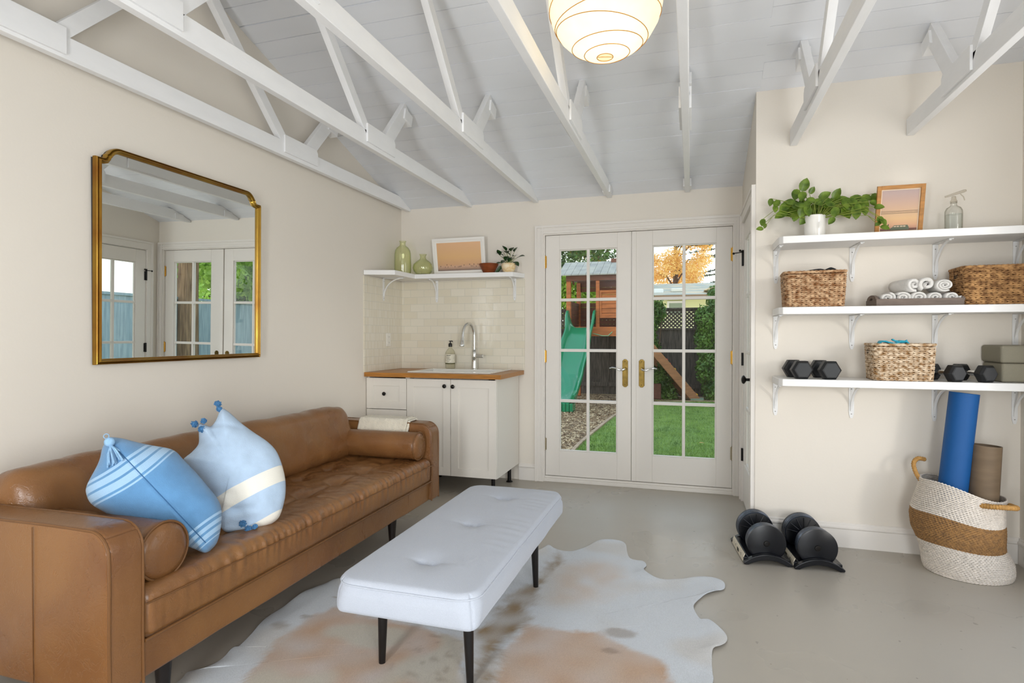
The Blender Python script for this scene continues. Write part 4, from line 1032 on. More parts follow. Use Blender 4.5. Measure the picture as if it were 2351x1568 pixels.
o = MB().box(-2.538, -1.366, YB - .010, YB - .0005, .939, 1.722).box(XL + .0005, XL + .010, 4.150, YB - .010, .939, 1.722).build('tile_backsplash', TILE, None, smooth=False)
uv_from(o, lambda v: ((v.x if abs(v.y - YB) < .0101 else v.y), v.z - .0125)); o['kind'] = 'structure'; o.name = 'trim_7'
OUTM = mat('outlet_plastic', '#e6e3da', .35)
ot = thing('wall_outlet', 'cream double wall outlet on the tiles left of the sink', 'outlet', (XL + .011, 4.535, 1.145))
MB().box(XL + .0105, XL + .016, 4.497, 4.573, 1.142, 1.258).build('cover_plate', OUTM, ot, smooth=False, bevel=.003)
for z in (1.175, 1.225):
    f_ = MB().box(XL + .016, XL + .0185, 4.518, 4.552, z - .014, z + .014).build('socket', OUTM, ot, smooth=False, bevel=.003)
    MB().box(XL + .0185, XL + .0188, 4.526, 4.528, z - .006, z + .006).box(XL + .0185, XL + .0188, 4.542, 4.544, z - .006, z + .006).build('slot', BLKPL, f_, smooth=False)

# ============================================================ corner shelf over the sink
def bracket(parent, wallp, out, side, top, drop, depth, w=.026):
    """wallp point on wall under the board, out = outward unit vector, side = width direction"""
    o_, s_ = Vector(out), Vector(side); P = Vector((*wallp, top)); Z = Vector((0, 0, 1))
    def plate(path, ww, th_):
        b = MB(); pts = [Vector(p) for p in path]; rings = []
        for i, p in enumerate(pts):
            d = (pts[min(i + 1, len(pts) - 1)] - pts[max(0, i - 1)]).normalized(); nn = d.cross(s_).normalized()
            hw = ww[i] if isinstance(ww, list) else ww
            rings.append([p + s_ * hw + nn * th_, p - s_ * hw + nn * th_, p - s_ * hw - nn * th_, p + s_ * hw - nn * th_])
        return b.ring_tube(rings)
    hw = w / 2
    v = plate([P + o_ * .002 - Z * (drop * k / 10) for k in range(11)], [hw] * 9 + [hw * .86, hw * .45], .0015)
    v.ring_tube(plate([P + o_ * (.002 + depth * k / 6) - Z * .0018 for k in range(7)], hw, .0015) and
                [[q for q in r] for r in []] or [[P + o_ * .002 + s_ * hw - Z * .0003, P + o_ * .002 - s_ * hw - Z * .0003, P + o_ * .002 - s_ * hw - Z * .0033, P + o_ * .002 + s_ * hw - Z * .0033],
                 [P + o_ * depth + s_ * hw * .8 - Z * .0003, P + o_ * depth - s_ * hw * .8 - Z * .0003, P + o_ * depth - s_ * hw * .8 - Z * .0033, P + o_ * depth + s_ * hw * .8 - Z * .0033]])
    arc = []
    for k in range(17):
        a = PI / 2 * k / 16; rx, rz = depth - .02, drop - .045
        arc.append(P + o_ * (.006 + rx * (1 - math.cos(a))) - Z * (.004 + rz * (1 - math.sin(a))))
    a_ = plate(arc, [hw * .42] * 17, .0035)
    v.add(a_.v, a_.f)
    br = v.build('bracket', METALW, parent, smooth=False)
    for dz in (.028, drop * .88): MB().sphere(P + o_ * .0045 - Z * dz, .0036, 8, 5, (1, 1, .6)).build('screw', SCREW, br)
    return br
ks = thing('corner_shelf', 'white L-shaped shelf on curved brackets over the kitchenette sink', 'shelf', (-2.0, 4.7, 1.727))
b = MB().prism([(XL + .003, YB - .003), (XL + .003, 4.150), (-2.300, 4.230), (-2.300, 4.585), (-1.425, 4.585), (-1.366, 4.67), (-1.366, YB - .003)][::-1], 'z', 1.729, 1.767)
b = MB().prism([(XL + .003, YB - .003), (XL + .003, 4.152), (-2.300, 4.235), (-2.292, 4.578), (-1.425, 4.640), (-1.366, 4.800 - .003)], 'z', 1.729, 1.767)
b.build('shelf_board', SHELFW, ks, smooth=False, bevel=.002)
bracket(ks, (-2.181, YB - .011), (0, -1, 0), (1, 0, 0), 1.728, .195, .165)
bracket(ks, (-1.453, YB - .011), (0, -1, 0), (1, 0, 0), 1.728, .19, .14)
bracket(ks, (XL + .011, 4.456), (1, 0, 0), (0, 1, 0), 1.728, .195, .20)
KT = 1.768
GREENG = vessel_glass('pale_green_glass', (.975, .985, .885), (.66, .75, .36), 2.2)
def hollow(prof, th_):   # outer profile then inner back down
    inn = [(max(.001, r - th_), z + (th_ * 1.5 if i == 0 else 0)) for i, (r, z) in enumerate(prof)]
    return [(0.0008, prof[0][1])] + prof + inn[::-1] + [(0.0008, prof[0][1] + th_ * 1.5)]
t = thing('tall_glass_bottle', 'tall pale green glass bottle at the left end of the corner shelf', 'bottle', (-2.395, 4.55, KT))
p_ = [(.055, .001), (.068, .006), (.071, .02), (.073, .10), (.072, .175), (.066, .205), (.052, .228), (.032, .242), (.026, .252), (.025, .275), (.030, .281), (.030, .287)]
MB().lathe(hollow(p_, .0035), (-2.395, 4.55, KT), 48, wob=lambda a, z: 1 + .012 * math.sin(2 * a + z * 20)).build('bottle_body', GREENG, t)
t = thing('round_glass_vase', 'short round green glass vase with a narrow neck beside the tall bottle', 'vase', (-2.246, 4.64, KT))
p_ = [(.045, .001), (.062, .006), (.082, .03), (.090, .058), (.084, .088), (.062, .112), (.038, .128), (.027, .140), (.024, .160), (.031, .172), (.034, .178)]
MB().lathe(hollow(p_, .004), (-2.246, 4.64, KT), 48).build('vase_body', GREENG, t)
# leaning picture: beach
def picture(name, label, c, w, h, lean, fw, fd, fm, artfn, matw=0.0, matm=None, rz=0.0):
    t = thing(name, label, 'picture', c)
    Mx = Matrix.Translation(c) @ Matrix.Rotation(rz, 4, 'Z') @ Matrix.Rotation(-lean, 4, 'X')
    b = MB()
    b.box(-w / 2, -w / 2 + fw, -fd, 0, 0, h, Mx).box(w / 2 - fw, w / 2, -fd, 0, 0, h, Mx).box(-w / 2 + fw, w / 2 - fw, -fd, 0, 0, fw, Mx).box(-w / 2 + fw, w / 2 - fw, -fd, 0, h - fw, h, Mx)
    b.build('picture_frame', fm, t, smooth=False, bevel=.0012)
    MB().box(-w / 2 + fw, w / 2 - fw, -fd * .45, -fd * .25, fw, h - fw, Mx).build('mat_board', matm or fm, t, smooth=False)
    a = fw + matw
    artfn(t, Mx, -w / 2 + a, w / 2 - a, a, h - a, -fd * .46)
    return t
def grad(name, stops, var=.0):
    m = bpy.data.materials.new(name); m.use_nodes = True; n = m.node_tree; p = n.nodes['Principled BSDF']; p.inputs['Roughness'].default_value = .35
    t = n.nodes.new('ShaderNodeTexCoord'); s = n.nodes.new('ShaderNodeSeparateXYZ'); n.links.new(t.outputs['UV'], s.inputs[0])
    ns = n.nodes.new('ShaderNodeTexNoise'); ns.inputs['Scale'].default_value = 9; n.links.new(t.outputs['UV'], ns.inputs[0])
    mu = n.nodes.new('ShaderNodeMath'); mu.operation = 'MULTIPLY_ADD'; mu.inputs[1].default_value = var; n.links.new(ns.outputs['Fac'], mu.inputs[0]); n.links.new(s.outputs[1], mu.inputs[2])
    r = n.nodes.new('ShaderNodeValToRGB'); e = r.color_ramp.elements; e[0].position = stops[0][0]; e[0].color = (*lin(stops[0][1]), 1); e[1].position = stops[1][0]; e[1].color = (*lin(stops[1][1]), 1)
    for pos, c in stops[2:]: q = e.new(pos); q.color = (*lin(c), 1)
    n.links.new(mu.outputs[0], r.inputs[0]); n.links.new(r.outputs[0], p.inputs['Base Color'])
    return m
def quad_uv(parent, name, Mx, x0, x1, z0, z1, y, m):
    me = bpy.data.meshes.new(name); vs = [WM[parent.name].inverted() @ (Mx @ Vector(v)) for v in ((x0, y, z0), (x1, y, z0), (x1, y, z1), (x0, y, z1))]
    me.from_pydata(vs, [], [(0, 1, 2, 3)]); uv = me.uv_layers.new(name='UVMap')
    for l, c in zip(me.loops, ((0, 0), (1, 0), (1, 1), (0, 1))): uv.data[l.index].uv = c
    me.materials.append(m); o = bpy.data.objects.new(name, me); COL.objects.link(o); o.parent = parent; WM[o.name] = WM[parent.name]; return o
WHFRAME = mat('white_picture_frame', '#e9e6e0', .4)
def art_beach(t, Mx, x0, x1, z0, z1, y):
    g = grad('dusk_beach_print', [(0, '#6b5a58'), (.05, '#8d7568'), (.10, '#b08f78'), (.16, '#c8a287'), (.24, '#cfa27a'), (.5, '#dbb07c'), (.8, '#dcb084'), (1, '#dfb288')], .04)
    o = quad_uv(t, 'art_print', Mx, x0, x1, z0, z1, y, g); b = MB(); rnd = random.Random(4)
    for k in range(16):
        u = rnd.random(); x = x0 + (x1 - x0) * u; z = z0 + (z1 - z0) * rnd.uniform(.10, .20); r = .0024
        b.box(x - r * .5, x + r * .5, y - .0007, y - .0001, z, z + .006, Mx).box(x - r, x + r, y - .0007, y - .0001, z + .006, z + .009, Mx)
    b.build('tiny_figures', INK, o, smooth=False)
picture('beach_picture', 'white framed peach coloured beach photograph leaning on the wall on the corner shelf', (-1.932, 4.735, KT), .485, .318, math.radians(-10), .020, .018, WHFRAME, art_beach, .018)
# wooden bowl
BOWLW = mat('red_brown_wood', '#7c3d1b', .35, var=.25, vscale=16, stretch=(1, 1, 4))
t = thing('wooden_bowl', 'small reddish wooden bowl in front of the beach picture', 'bowl', (-1.650, 4.678, KT))
MB().lathe([(.001, .001), (.046, .001), (.049, .004), (.084, .074), (.082, .077), (.077, .072), (.042, .010), (.001, .009)], (-1.650, 4.678, KT), 48).build('bowl_body', BOWLW, t)
# leaves
def leaf(mb, base, direction, up, L, Wd, kind='heart', curl=.15, n=6):
    d = Vector(direction).normalized(); s = d.cross(Vector(up)).normalized(); nrm = s.cross(d).normalized(); base = Vector(base)
    prof = {'heart': [.0, .62, .95, 1.0, .86, .55, .0], 'oval': [.0, .55, .9, 1.0, .85, .5, .0]}[kind]
    rows = []
    for i, w in enumerate(prof):
        t = i / (len(prof) - 1); c = base + d * L * t - nrm * L * curl * t * t * 1.6
        if kind == 'heart' and i == 0: rows.append([c]); continue
        hw = Wd / 2 * w
        if w == 0: rows.append([c]); continue
        back = -d * L * .07 if (kind == 'heart' and i == 1) else Vector()
        rows.append([c - s * hw + nrm * hw * .22 + back, c - s * hw * .5 + nrm * hw * .05, c - nrm * hw * .08, c + s * hw * .5 + nrm * hw * .05, c + s * hw + nrm * hw * .22 + back])
    k0 = len(mb.v); idx = []
    for r in rows: idx.append(list(range(len(mb.v), len(mb.v) + len(r)))); mb.v += [tuple(v) for v in r]
    for a, b_ in zip(idx, idx[1:]):
        if len(a) == 1 and len(b_) > 1:
            for i in range(len(b_) - 1): mb.f.append([a[0], b_[i], b_[i + 1]]); mb.m.append(mb.mi)
        elif len(b_) == 1 and len(a) > 1:
            for i in range(len(a) - 1): mb.f.append([a[i], b_[0], a[i + 1]]); mb.m.append(mb.mi)
        elif len(a) > 1:
            for i in range(len(a) - 1): mb.f.append([a[i], b_[i], b_[i + 1], a[i + 1]]); mb.m.append(mb.mi)
def leafmat(name, c, c2, rough=.38, tr=.25, vscale=18):
    m = mat(name, c, rough, color2=c2, vscale=vscale, detail=2)
    n = m.node_tree; p = n.nodes['Principled BSDF']; t = n.nodes.new('ShaderNodeBsdfTranslucent'); mx = n.nodes.new('ShaderNodeMixShader'); mx.inputs[0].default_value = tr
    n.links.new(p.inputs['Base Color'].links[0].from_socket, t.inputs[0])
    out = [x for x in n.nodes if x.bl_idname == 'ShaderNodeOutputMaterial'][0]
    n.links.new(p.outputs[0], mx.inputs[1]); n.links.new(t.outputs[0], mx.inputs[2]); n.links.new(mx.outputs[0], out.inputs[0])
    return m
POTHOS = leafmat('pothos_leaf', '#37520f', '#779233', .3, .25, 22)
DKLEAF = leafmat('dark_waxy_leaf', '#16301a', '#2f5226', .3, .12, 40)
VINE = mat('vine_stem', '#7c8a34', .6)
SOIL = mat('potting_soil', '#2a2019', .95, bump=.6, bscale=160)
MARB = mat('cream_marbled_clay', '#dcb878', .4, color2='#efe3c8', vscale=9, distort=2.5, stretch=(1, 1, 2.4))
t = thing('small_potted_plant', 'small dark leaved plant in a cream marbled pot on the corner shelf', 'potted plant', (-1.478, 4.690, KT))
pc = (-1.478, 4.690, KT)
MB().lathe([(.001, .001), (.038, .001), (.048, .010), (.060, .045), (.061, .062), (.056, .076), (.052, .074), (.054, .060), (.001, .058)], pc, 40).build('pot', MARB, t)
MB().lathe([(.001, .060), (.053, .060), (.053, .066), (.001, .068)], pc, 30).build('soil', SOIL, t)
lf, stm = MB(), MB(); rnd = random.Random(11)
for (dx, dz, L) in tuple((a * .95, b_ * .92, c * 1.55) for a, b_, c in ((-.02, .14, .045), (-.045, .10, .05), (.03, .135, .05), (.06, .10, .05), (.085, .07, .055), (-.07, .10, .045), (-.03, .06, .05), (.0, .09, .05), (.03, .08, .045), (.055, .13, .045), (-.01, .12, .05), (-.05, .135, .04), (.01, .05, .04), (-.06, .04, .045), (.02, .10, .05), (-.04, .08, .05), (.04, .045, .05))):
    b0 = Vector(pc) + Vector((dx * .2, 0, .065)); tp = Vector(pc) + Vector((dx, rnd.uniform(-.03, .03), dz + .05))
    stm.tube([b0, (b0 + tp) / 2 + Vector((0, 0, .015)), tp], .0018, 5)
    leaf(lf, tp, Vector((dx * 6 + rnd.uniform(-.4, .4), -.45, rnd.uniform(-.2, .6))), (0, -.5, 1), L, L * .62, 'oval', .2)
for k in range(3): leaf(lf, Vector(pc) + Vector((-.050 - k * .012, -.02, .056 - k * .014)), (-.6, -.2, -.6), (0, -1, .2), .05, .034, 'oval', .15)
lf.build('foliage', DKLEAF, t, angle=180); stm.build('stems', VINE, t)

# ============================================================ three long wall shelves
SHX0, SHX1, SHY0, SHY1 = .463, XR - .003, 3.532, YA - .001
tops = [1.785, 1.392, .993]
names = ['top long white wall shelf, carrying the trailing plant and the wood framed picture',
         'middle long white wall shelf, carrying the tray of towels between two baskets',
         'lowest long white wall shelf, carrying the black dumbbells and one basket']
for zt_, nm in zip(tops, names):
    t = thing('wall_shelf', nm, 'shelf', ((SHX0 + SHX1) / 2, YA, zt_ - .04), 0, 'long wall shelves')
    MB().prism([(SHX0 + .02, SHY0), (SHX1, SHY0), (SHX1, SHY1), (SHX0, SHY1), (SHX0, SHY0 + .06), (SHX0 + .004, SHY0 + .03)], 'z', zt_ - .040, zt_).build('shelf_board', SHELFW, t, smooth=False, bevel=.003)
    for x in (.482, .888, 1.300, 1.672): bracket(t, (x, YA - .001), (0, -1, 0), (1, 0, 0), zt_ - .041, .197, .215, .027)
T1, T2, T3 = [z + .0006 for z in tops]

# trailing plant in a white pot
WPOT = mat('white_glazed_pot', '#e4e1db', .22, coat=.3)
t = thing('trailing_plant', 'bright green trailing pothos in a white cylindrical pot on the top shelf', 'potted plant', (.668, 3.685, T1))
pc = Vector((.668, 3.685, T1))
MB().lathe([(.001, .001), (.050, .001), (.053, .004), (.056, .128), (.053, .130), (.050, .126), (.048, .10), (.001, .10)], pc, 40).build('pot', WPOT, t)
MB().lathe([(.001, .102), (.050, .102), (.050, .114), (.001, .118)], pc, 30).build('soil', SOIL, t)
s_ = 400 / 2351.0
lf, stm = MB(), MB(); rnd = random.Random(21)
# (dx, dz) of each leaf from the pot's foot, its length and how far in front of the pot's axis it hangs
LV = [(-.052,.337,.085,.00,80),(-.010,.305,.05,.02,60),(-.098,.280,.075,.0,250),(-.070,.262,.07,-.03,260),(.048,.262,.075,-.02,30),(.110,.270,.075,-.01,75),(-.235,.238,.05,-.03,250),(-.205,.226,.06,-.04,240),
(-.212,.195,.05,-.05,270),(-.165,.205,.075,-.04,215),(-.140,.238,.07,.02,190),(-.118,.200,.085,-.02,260),(-.085,.205,.06,-.07,350),(-.055,.200,.07,-.05,250),(-.078,.165,.07,-.06,250),(-.045,.170,.07,-.06,280),
(-.105,.150,.07,-.03,265),(-.062,.128,.07,-.02,240),(-.030,.235,.065,-.03,200),(.020,.225,.07,-.02,350),(.060,.232,.06,.02,10),(.072,.203,.055,-.05,330),(.085,.150,.068,-.085,255),(.140,.240,.07,.01,20),
(.150,.205,.075,-.05,280),(.185,.205,.07,-.05,300),(.215,.232,.09,.0,0),(.152,.150,.08,-.05,290),(.190,.142,.085,-.08,270),(.200,.170,.06,-.07,260),(.245,.205,.07,-.03,310),(.262,.235,.065,-.01,340),(.300,.232,.06,-.02,290),
(.290,.195,.06,-.05,330),(.308,.172,.055,-.06,350),(-.282,.118,.05,-.07,260),(-.298,.082,.045,-.08,190),(-.270,.098,.035,-.07,255),(.060,.098,.052,-.12,235),(.284,.082,.05,-.16,270),(.300,.070,.05,-.165,300),(.306,.040,.05,-.17,340),
(.270,.060,.035,-.165,200),(-.185,.160,.08,-.05,205),(-.165,.180,.07,-.02,200),(-.120,.225,.07,.04,170),(.010,.180,.06,.03,0),(.040,.150,.05,.05,0),(.110,.170,.07,-.03,300),(.130,.185,.07,-.02,320),(.025,.200,.06,.05,30),(-.020,.205,.06,.06,150),
(.245,.160,.06,-.03,280),(.225,.185,.06,-.04,260),(.095,.225,.06,.03,60),(.17,.225,.07,.03,20),(-.09,.24,.05,.05,120),(.20,.20,.06,.05,10),(-.15,.19,.05,.06,180)]
rq = random.Random(8)
for k in range(34): LV.append((rq.uniform(-.15, .20), rq.uniform(.165, .235), rq.uniform(.05, .075), rq.uniform(-.06, .06), rq.uniform(180, 360)))
for i, (dx, dz, L, fy_, ang) in enumerate(LV):
    a = math.radians(ang + rnd.uniform(-12, 12)); dz -= .022
    d = Vector((math.cos(a), -.35 + rnd.uniform(-.15, .15), math.sin(a))); c = pc + Vector((dx, fy_, dz)); base = c - d.normalized() * L * .5
    L *= .92; leaf(lf, base, d, (rnd.uniform(-.3, .3), -1, .45), L, L * .72, 'heart', .12)
    r0 = pc + Vector((max(-.03, min(.03, dx * .3)), -.01, .115)); mid = (r0 + base) / 2 + Vector((0, -.01, .03 if abs(dx) > .05 else .01))
    if abs(dx) > .2 and dz < .12: mid = Vector((pc.x + dx * .75, pc.y + fy_ * .8, pc.z + dz + .055 + .02))
    stm.tube([r0, mid, base + d * .0], .0016, 5)
lf.build('foliage', POTHOS, t, angle=180); stm.build('vines', VINE, t)
# picture with car at dusk
HONEY = mat('honey_oak_frame', '#a97434', .45, var=.2, vscale=14, stretch=(1, 1, 5))
CREAMMAT = mat('cream_mat_board', '#e6d2b8', .8)
def art_car(t, Mx, x0, x1, z0, z1, y):
    w, h = x1 - x0, z1 - z0
    o = quad_uv(t, 'art_print', Mx, x0, x1, z0, z1, y - .0004, grad('sunset_road_print', [(0, '#5e3d33'), (.055, '#7c5142'), (.06, '#b98a72'), (.14, '#cf9f7a'), (.3, '#d3ac7c'), (.55, '#c4a083'), (.8, '#b39689'), (1, '#a8938f')], .0))
    CARG = mat('faded_green_paint', '#5d6652', .5); GLW = mat('car_window_glow', '#c8b49a', .5)
    cx = x0 + w * .53; zb_ = z0 + .003; yy = y - .0012
    pts = [(-.042, 0), (.044, 0), (.045, .012), (.041, .020), (.038, .026), (-.026, .026), (-.034, .015), (-.042, .012)]
    c_ = MB().prism([(cx + a, zb_ + b_) for a, b_ in pts], 'y', yy, yy + .0006)
    c_.v = [tuple(Mx @ Vector(v)) for v in c_.v]; c_ = c_.build('parked_car', CARG, o, smooth=False)
    b = MB()
    for q in (-.022, -.008, .008, .022): b.box(cx + q - .005, cx + q + .006, yy - .0005, yy - .0001, zb_ + .0165, zb_ + .0225, Mx)
    b.build('car_windows', GLW, c_, smooth=False) if False else None
    b2 = MB().box(x0 + w * .22 - .0008, x0 + w * .22 + .0008, yy, yy + .0005, z0, z0 + .034, Mx).box(x0 + w * .22 - .002, x0 + w * .22 + .002, yy, yy + .0005, z0 + .028, z0 + .036, Mx)
    for z in (.46, .485, .43): b2.box(x0, x1, yy + .0003, yy + .0006, z0 + h * z, z0 + h * z + .0007, Mx)
    for q in (-.022, -.008, .008, .022): pass
    b2.build('pole_and_wires', INK, o, smooth=False)
    b.build('window_glow', GLW, o, smooth=False)
picture('road_picture', 'oak framed picture of a green car at sunset beside the trailing plant', (1.078, 3.690, T1 - .0), .226, .268, math.radians(-12), .020, .018, HONEY, art_car, .006, CREAMMAT)
# spray bottle
CLR = vessel_glass('clear_glass', (.97, .975, .97), (.55, .53, .45), 1.3)
WATER = vessel_glass('water', (.95, .97, .965), (.80, .82, .80), .5)
MILKY = vessel_glass('translucent_plastic', (.86, .84, .80), (.62, .60, .55), 2.2)
t = thing('spray_bottle', 'clear glass spray bottle with water on the top shelf right of the oak picture', 'spray bottle', (1.345, 3.70, T1))
c_ = (1.345, 3.70, T1)
MB().lathe(hollow([(.036, .001), (.040, .005), (.041, .10), (.040, .118), (.033, .134), (.018, .144), (.0145, .150), (.0145, .166), (.0125, .168)], .0022), c_, 40).build('bottle_body', CLR, t)
MB().lathe([(.001, .006), (.036, .006), (.0365, .100), (.001, .100)], c_, 36).build('water_fill', WATER, t)
MB().lathe([(.0165, .160), (.0165, .172), (.012, .178), (.010, .196), (.001, .196)], c_, 20).build('screw_collar', MILKY, t)
MB().tube([(c_[0] - .040, c_[1], c_[2] + .196), (c_[0] + .045, c_[1], c_[2] + .222), (c_[0] + .056, c_[1], c_[2] + .225)], .008, 10, rr=[.005, .0085, .006]).build('spray_head', MILKY, t)
MB().tube([(c_[0] + .030, c_[1], c_[2] + .208), (c_[0] + .044, c_[1], c_[2] + .192), (c_[0] + .050, c_[1], c_[2] + .172)], .003, 8).build('trigger', MILKY, t)

# wicker baskets
def seagrass(name, c1, c2):
    m = mat(name, c1, .7, color2=c2, vscale=38, detail=3, bump=.5, bscale=500, stretch=(1, 1, 1.6), contrast=(.34, .66)); return m
SEA1 = seagrass('seagrass_light', '#8a5a30', '#dfbc94'); SEA2 = seagrass('seagrass_golden', '#76502c', '#c89a64'); SEA3 = seagrass('seagrass_pale', '#99703f', '#f0dcc0')
INNER = mat('basket_inside', '#5a3d22', .9)
def wicker(label, cx, cy, z0, w, d, h, m, rz=0.0, taper=.93, row=.0112, stake_gap=.0235, rs=.0060):
    t = thing('wicker_basket', label, 'basket', (cx, cy, z0), rz, 'woven storage baskets on the shelves')
    rc = .030
    def per(sc, zz=0):
        W, D = w / 2 * sc, d / 2 * sc; pts = []
        segs = [((W, -D + rc), (W, D - rc)), ((W - rc, D), (-W + rc, D)), ((-W, D - rc), (-W, -D + rc)), ((-W + rc, -D), (W - rc, -D))]
        cs = [((W - rc, D - rc), 0), ((-W + rc, D - rc), 90), ((-W + rc, -D + rc), 180), ((W - rc, -D + rc), 270)]
        for (a, b_), (c, a0) in zip(segs, cs):
            m_ = 30
            for k in range(m_): pts.append((a[0] + (b_[0] - a[0]) * k / m_, a[1] + (b_[1] - a[1]) * k / m_))
            for k in range(8): q = math.radians(a0 + 90 * k / 8); pts.append((c[0] + rc * math.cos(q), c[1] + rc * math.sin(q)))
        L = [0]
        for k in range(len(pts)): L.append(L[-1] + math.dist(pts[k], pts[(k + 1) % len(pts)]))
        tot = L[-1]; n = int(tot / .0052); out = []; j = 0
        for k in range(n):
            s = tot * k / n
            while L[j + 1] < s: j += 1
            u = (s - L[j]) / max(1e-9, L[j + 1] - L[j]); a, b_ = pts[j], pts[(j + 1) % len(pts)]
            x, y = a[0] + (b_[0] - a[0]) * u, a[1] + (b_[1] - a[1]) * u
            dx, dy = b_[0] - a[0], b_[1] - a[1]; q = math.hypot(dx, dy); out.append((x, y, dy / q, -dx / q, s))
        return out, tot
    b = MB(); rows = int(h / row); _, tot = per(1); ns = max(8, round(tot / stake_gap / 2) * 2); gap = tot / ns
    for r in range(rows):
        zz = row * .6 + r * row; sc = taper + (1 - taper) * (zz / h) ** .8; P, tt = per(sc); g = tt / ns
        for ph in (0, 1):
            pts = []; rads = []
            for (x, y, nx_, ny_, s) in P:
                wv = math.cos(PI * s / g + PI * (r % 2) + PI * ph); o = .0030 * wv
                zz2 = zz + .0030 * math.sin(PI * s / g + PI * ph) + .0016 * nz(s * 30, r * 3.1, cx * 7)
                pts.append((x + nx_ * o, y + ny_ * o, zz2)); rads.append(rs * (.78 + .30 * nz(s * 50, r * 5, ph * 9)))
            b.tube(pts, rs, 5, closed=True, rr=rads)
    P, tt = per(1.012)
    for k in range(2): b.tube([(x + nx_ * .001 * math.sin(s * 160 + k * PI), y + ny_ * .001, h + .001 + .003 * math.sin(s * 160 + k * PI)) for x, y, nx_, ny_, s in P], .0062, 6, closed=True)
    b.build('woven_body', m, t, local=True, angle=180)
    P0, _ = per(taper - .03); P1_, _ = per(.965); bot = [(x, y) for x, y, *_ in P0][::3]; n_ = len(bot)
    lb = MB(); n1 = len(P1_[::3]); k_ = min(n_, n1)
    lo = [(bot[int(i * n_ / k_)][0], bot[int(i * n_ / k_)][1], .003) for i in range(k_)]; hi = [(P1_[::3][int(i * n1 / k_)][0], P1_[::3][int(i * n1 / k_)][1], h - .004) for i in range(k_)]
    lb.add(lo + hi, [tuple(range(k_))] + [(i, (i + 1) % k_, k_ + (i + 1) % k_, k_ + i) for i in range(k_)]); lb.build('inner_lining', INNER, t, local=True, angle=180)
    # dark plate on each short side, standing in for the shade of a grip hole
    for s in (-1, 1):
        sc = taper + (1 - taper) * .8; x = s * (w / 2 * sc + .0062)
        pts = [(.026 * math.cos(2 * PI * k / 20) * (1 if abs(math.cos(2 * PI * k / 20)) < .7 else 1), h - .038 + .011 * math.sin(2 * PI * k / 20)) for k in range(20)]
        MB().prism(pts, 'x', min(x, x - s * .01), max(x, x - s * .01)).build('hole_shade_plate', mat('handle_shadow', '#1e130a', .95) if 'handle_shadow' not in MATS else MATS['handle_shadow'], t, local=True, smooth=False)
    return t
wicker('golden brown wicker basket holding black cloth, at the left end of the middle shelf', .652, 3.655, T2, .305, .225, .190, SEA1, math.radians(-3))
wicker('large wicker basket at the right end of the middle shelf beside the towel tray', 1.520, 3.655, T2, .350, .230, .192, SEA2, math.radians(-3), rs=.0064)
wicker('pale wicker basket holding a teal cloth, on the lowest shelf between the dumbbells', 1.078, 3.648, T3, .288, .205, .190, SEA3, math.radians(-3))
FABB = mat('black_fabric', '#131416', .8, sheen=.3)
def cloth_lump(name, label, pts, m, th_=.010):
    b = MB()
    t = b
    return tag(b, label)
def ribbon(b, pts, w, th_, side=(0, 1, 0), k=0):
    pts = [Vector(p) for p in pts]; s = Vector(side); rings = []
    dense = []
    for i in range(len(pts) - 1):
        a, b0, c, d = pts[max(0, i - 1)], pts[i], pts[i + 1], pts[min(len(pts) - 1, i + 2)]
        for t in range(6):
            u = t / 6; dense.append(.5 * ((2 * b0) + (c - a) * u + (2 * a - 5 * b0 + 4 * c - d) * u * u + (3 * b0 - a - 3 * c + d) * u ** 3))
    dense.append(pts[-1])
    for i, p in enumerate(dense):
        d = (dense[min(i + 1, len(dense) - 1)] - dense[max(0, i - 1)]).normalized(); nn = d.cross(s).normalized(); ring = []
        m_ = 9
        up = [p + s * (w * (j / (m_ - 1) - .5)) + nn * (th_ / 2 + .004 * nz(i * .25, j * .5, k)) for j in range(m_)]
        dn = [p + s * (w * (j / (m_ - 1) - .5)) + nn * (-th_ / 2 + .004 * nz(i * .25, j * .5, k)) for j in range(m_)][::-1]
        rings.append(up + dn)
    return b.ring_tube(rings)
b = MB(); ribbon(b, [(.555, 3.66, 1.545), (.60, 3.65, 1.583), (.66, 3.65, 1.596), (.71, 3.65, 1.592), (.74, 3.65, 1.600), (.765, 3.66, 1.578), (.77, 3.66, 1.53)], .15, .012, k=3)
ribbon(b, [(.57, 3.62, 1.54), (.62, 3.62, 1.575), (.69, 3.62, 1.590), (.735, 3.62, 1.604), (.76, 3.62, 1.575), (.765, 3.62, 1.53)], .06, .01, k=5)
ribbon(b, [(.53, 3.66, 1.50), (.60, 3.66, 1.51), (.70, 3.66, 1.51), (.77, 3.66, 1.50)], .17, .02, k=8)
tag(b.build('folded_cloth', FABB, None, angle=180), 'black folded cloth poking out of the left wicker basket', 'cloth')
TEAL = mat('teal_cotton', '#2ba4bd', .8, sheen=.3)
b = MB(); ribbon(b, [(.965, 3.64, 1.13), (.975, 3.62, 1.192), (.99, 3.61, 1.203), (1.02, 3.61, 1.195), (1.05, 3.61, 1.192), (1.075, 3.61, 1.205), (1.105, 3.61, 1.19), (1.11, 3.62, 1.14)], .05, .007, k=2)
ribbon(b, [(1.03, 3.60, 1.213), (1.05, 3.60, 1.203), (1.08, 3.60, 1.197), (1.10, 3.60, 1.208)], .022, .007, k=4)
ribbon(b, [(.96, 3.66, 1.12), (1.03, 3.66, 1.13), (1.11, 3.66, 1.12)], .12, .02, k=6)
tag(b.build('bunched_cloth', TEAL, None, angle=180), 'teal cloth bunched in the pale wicker basket on the lowest shelf', 'cloth')

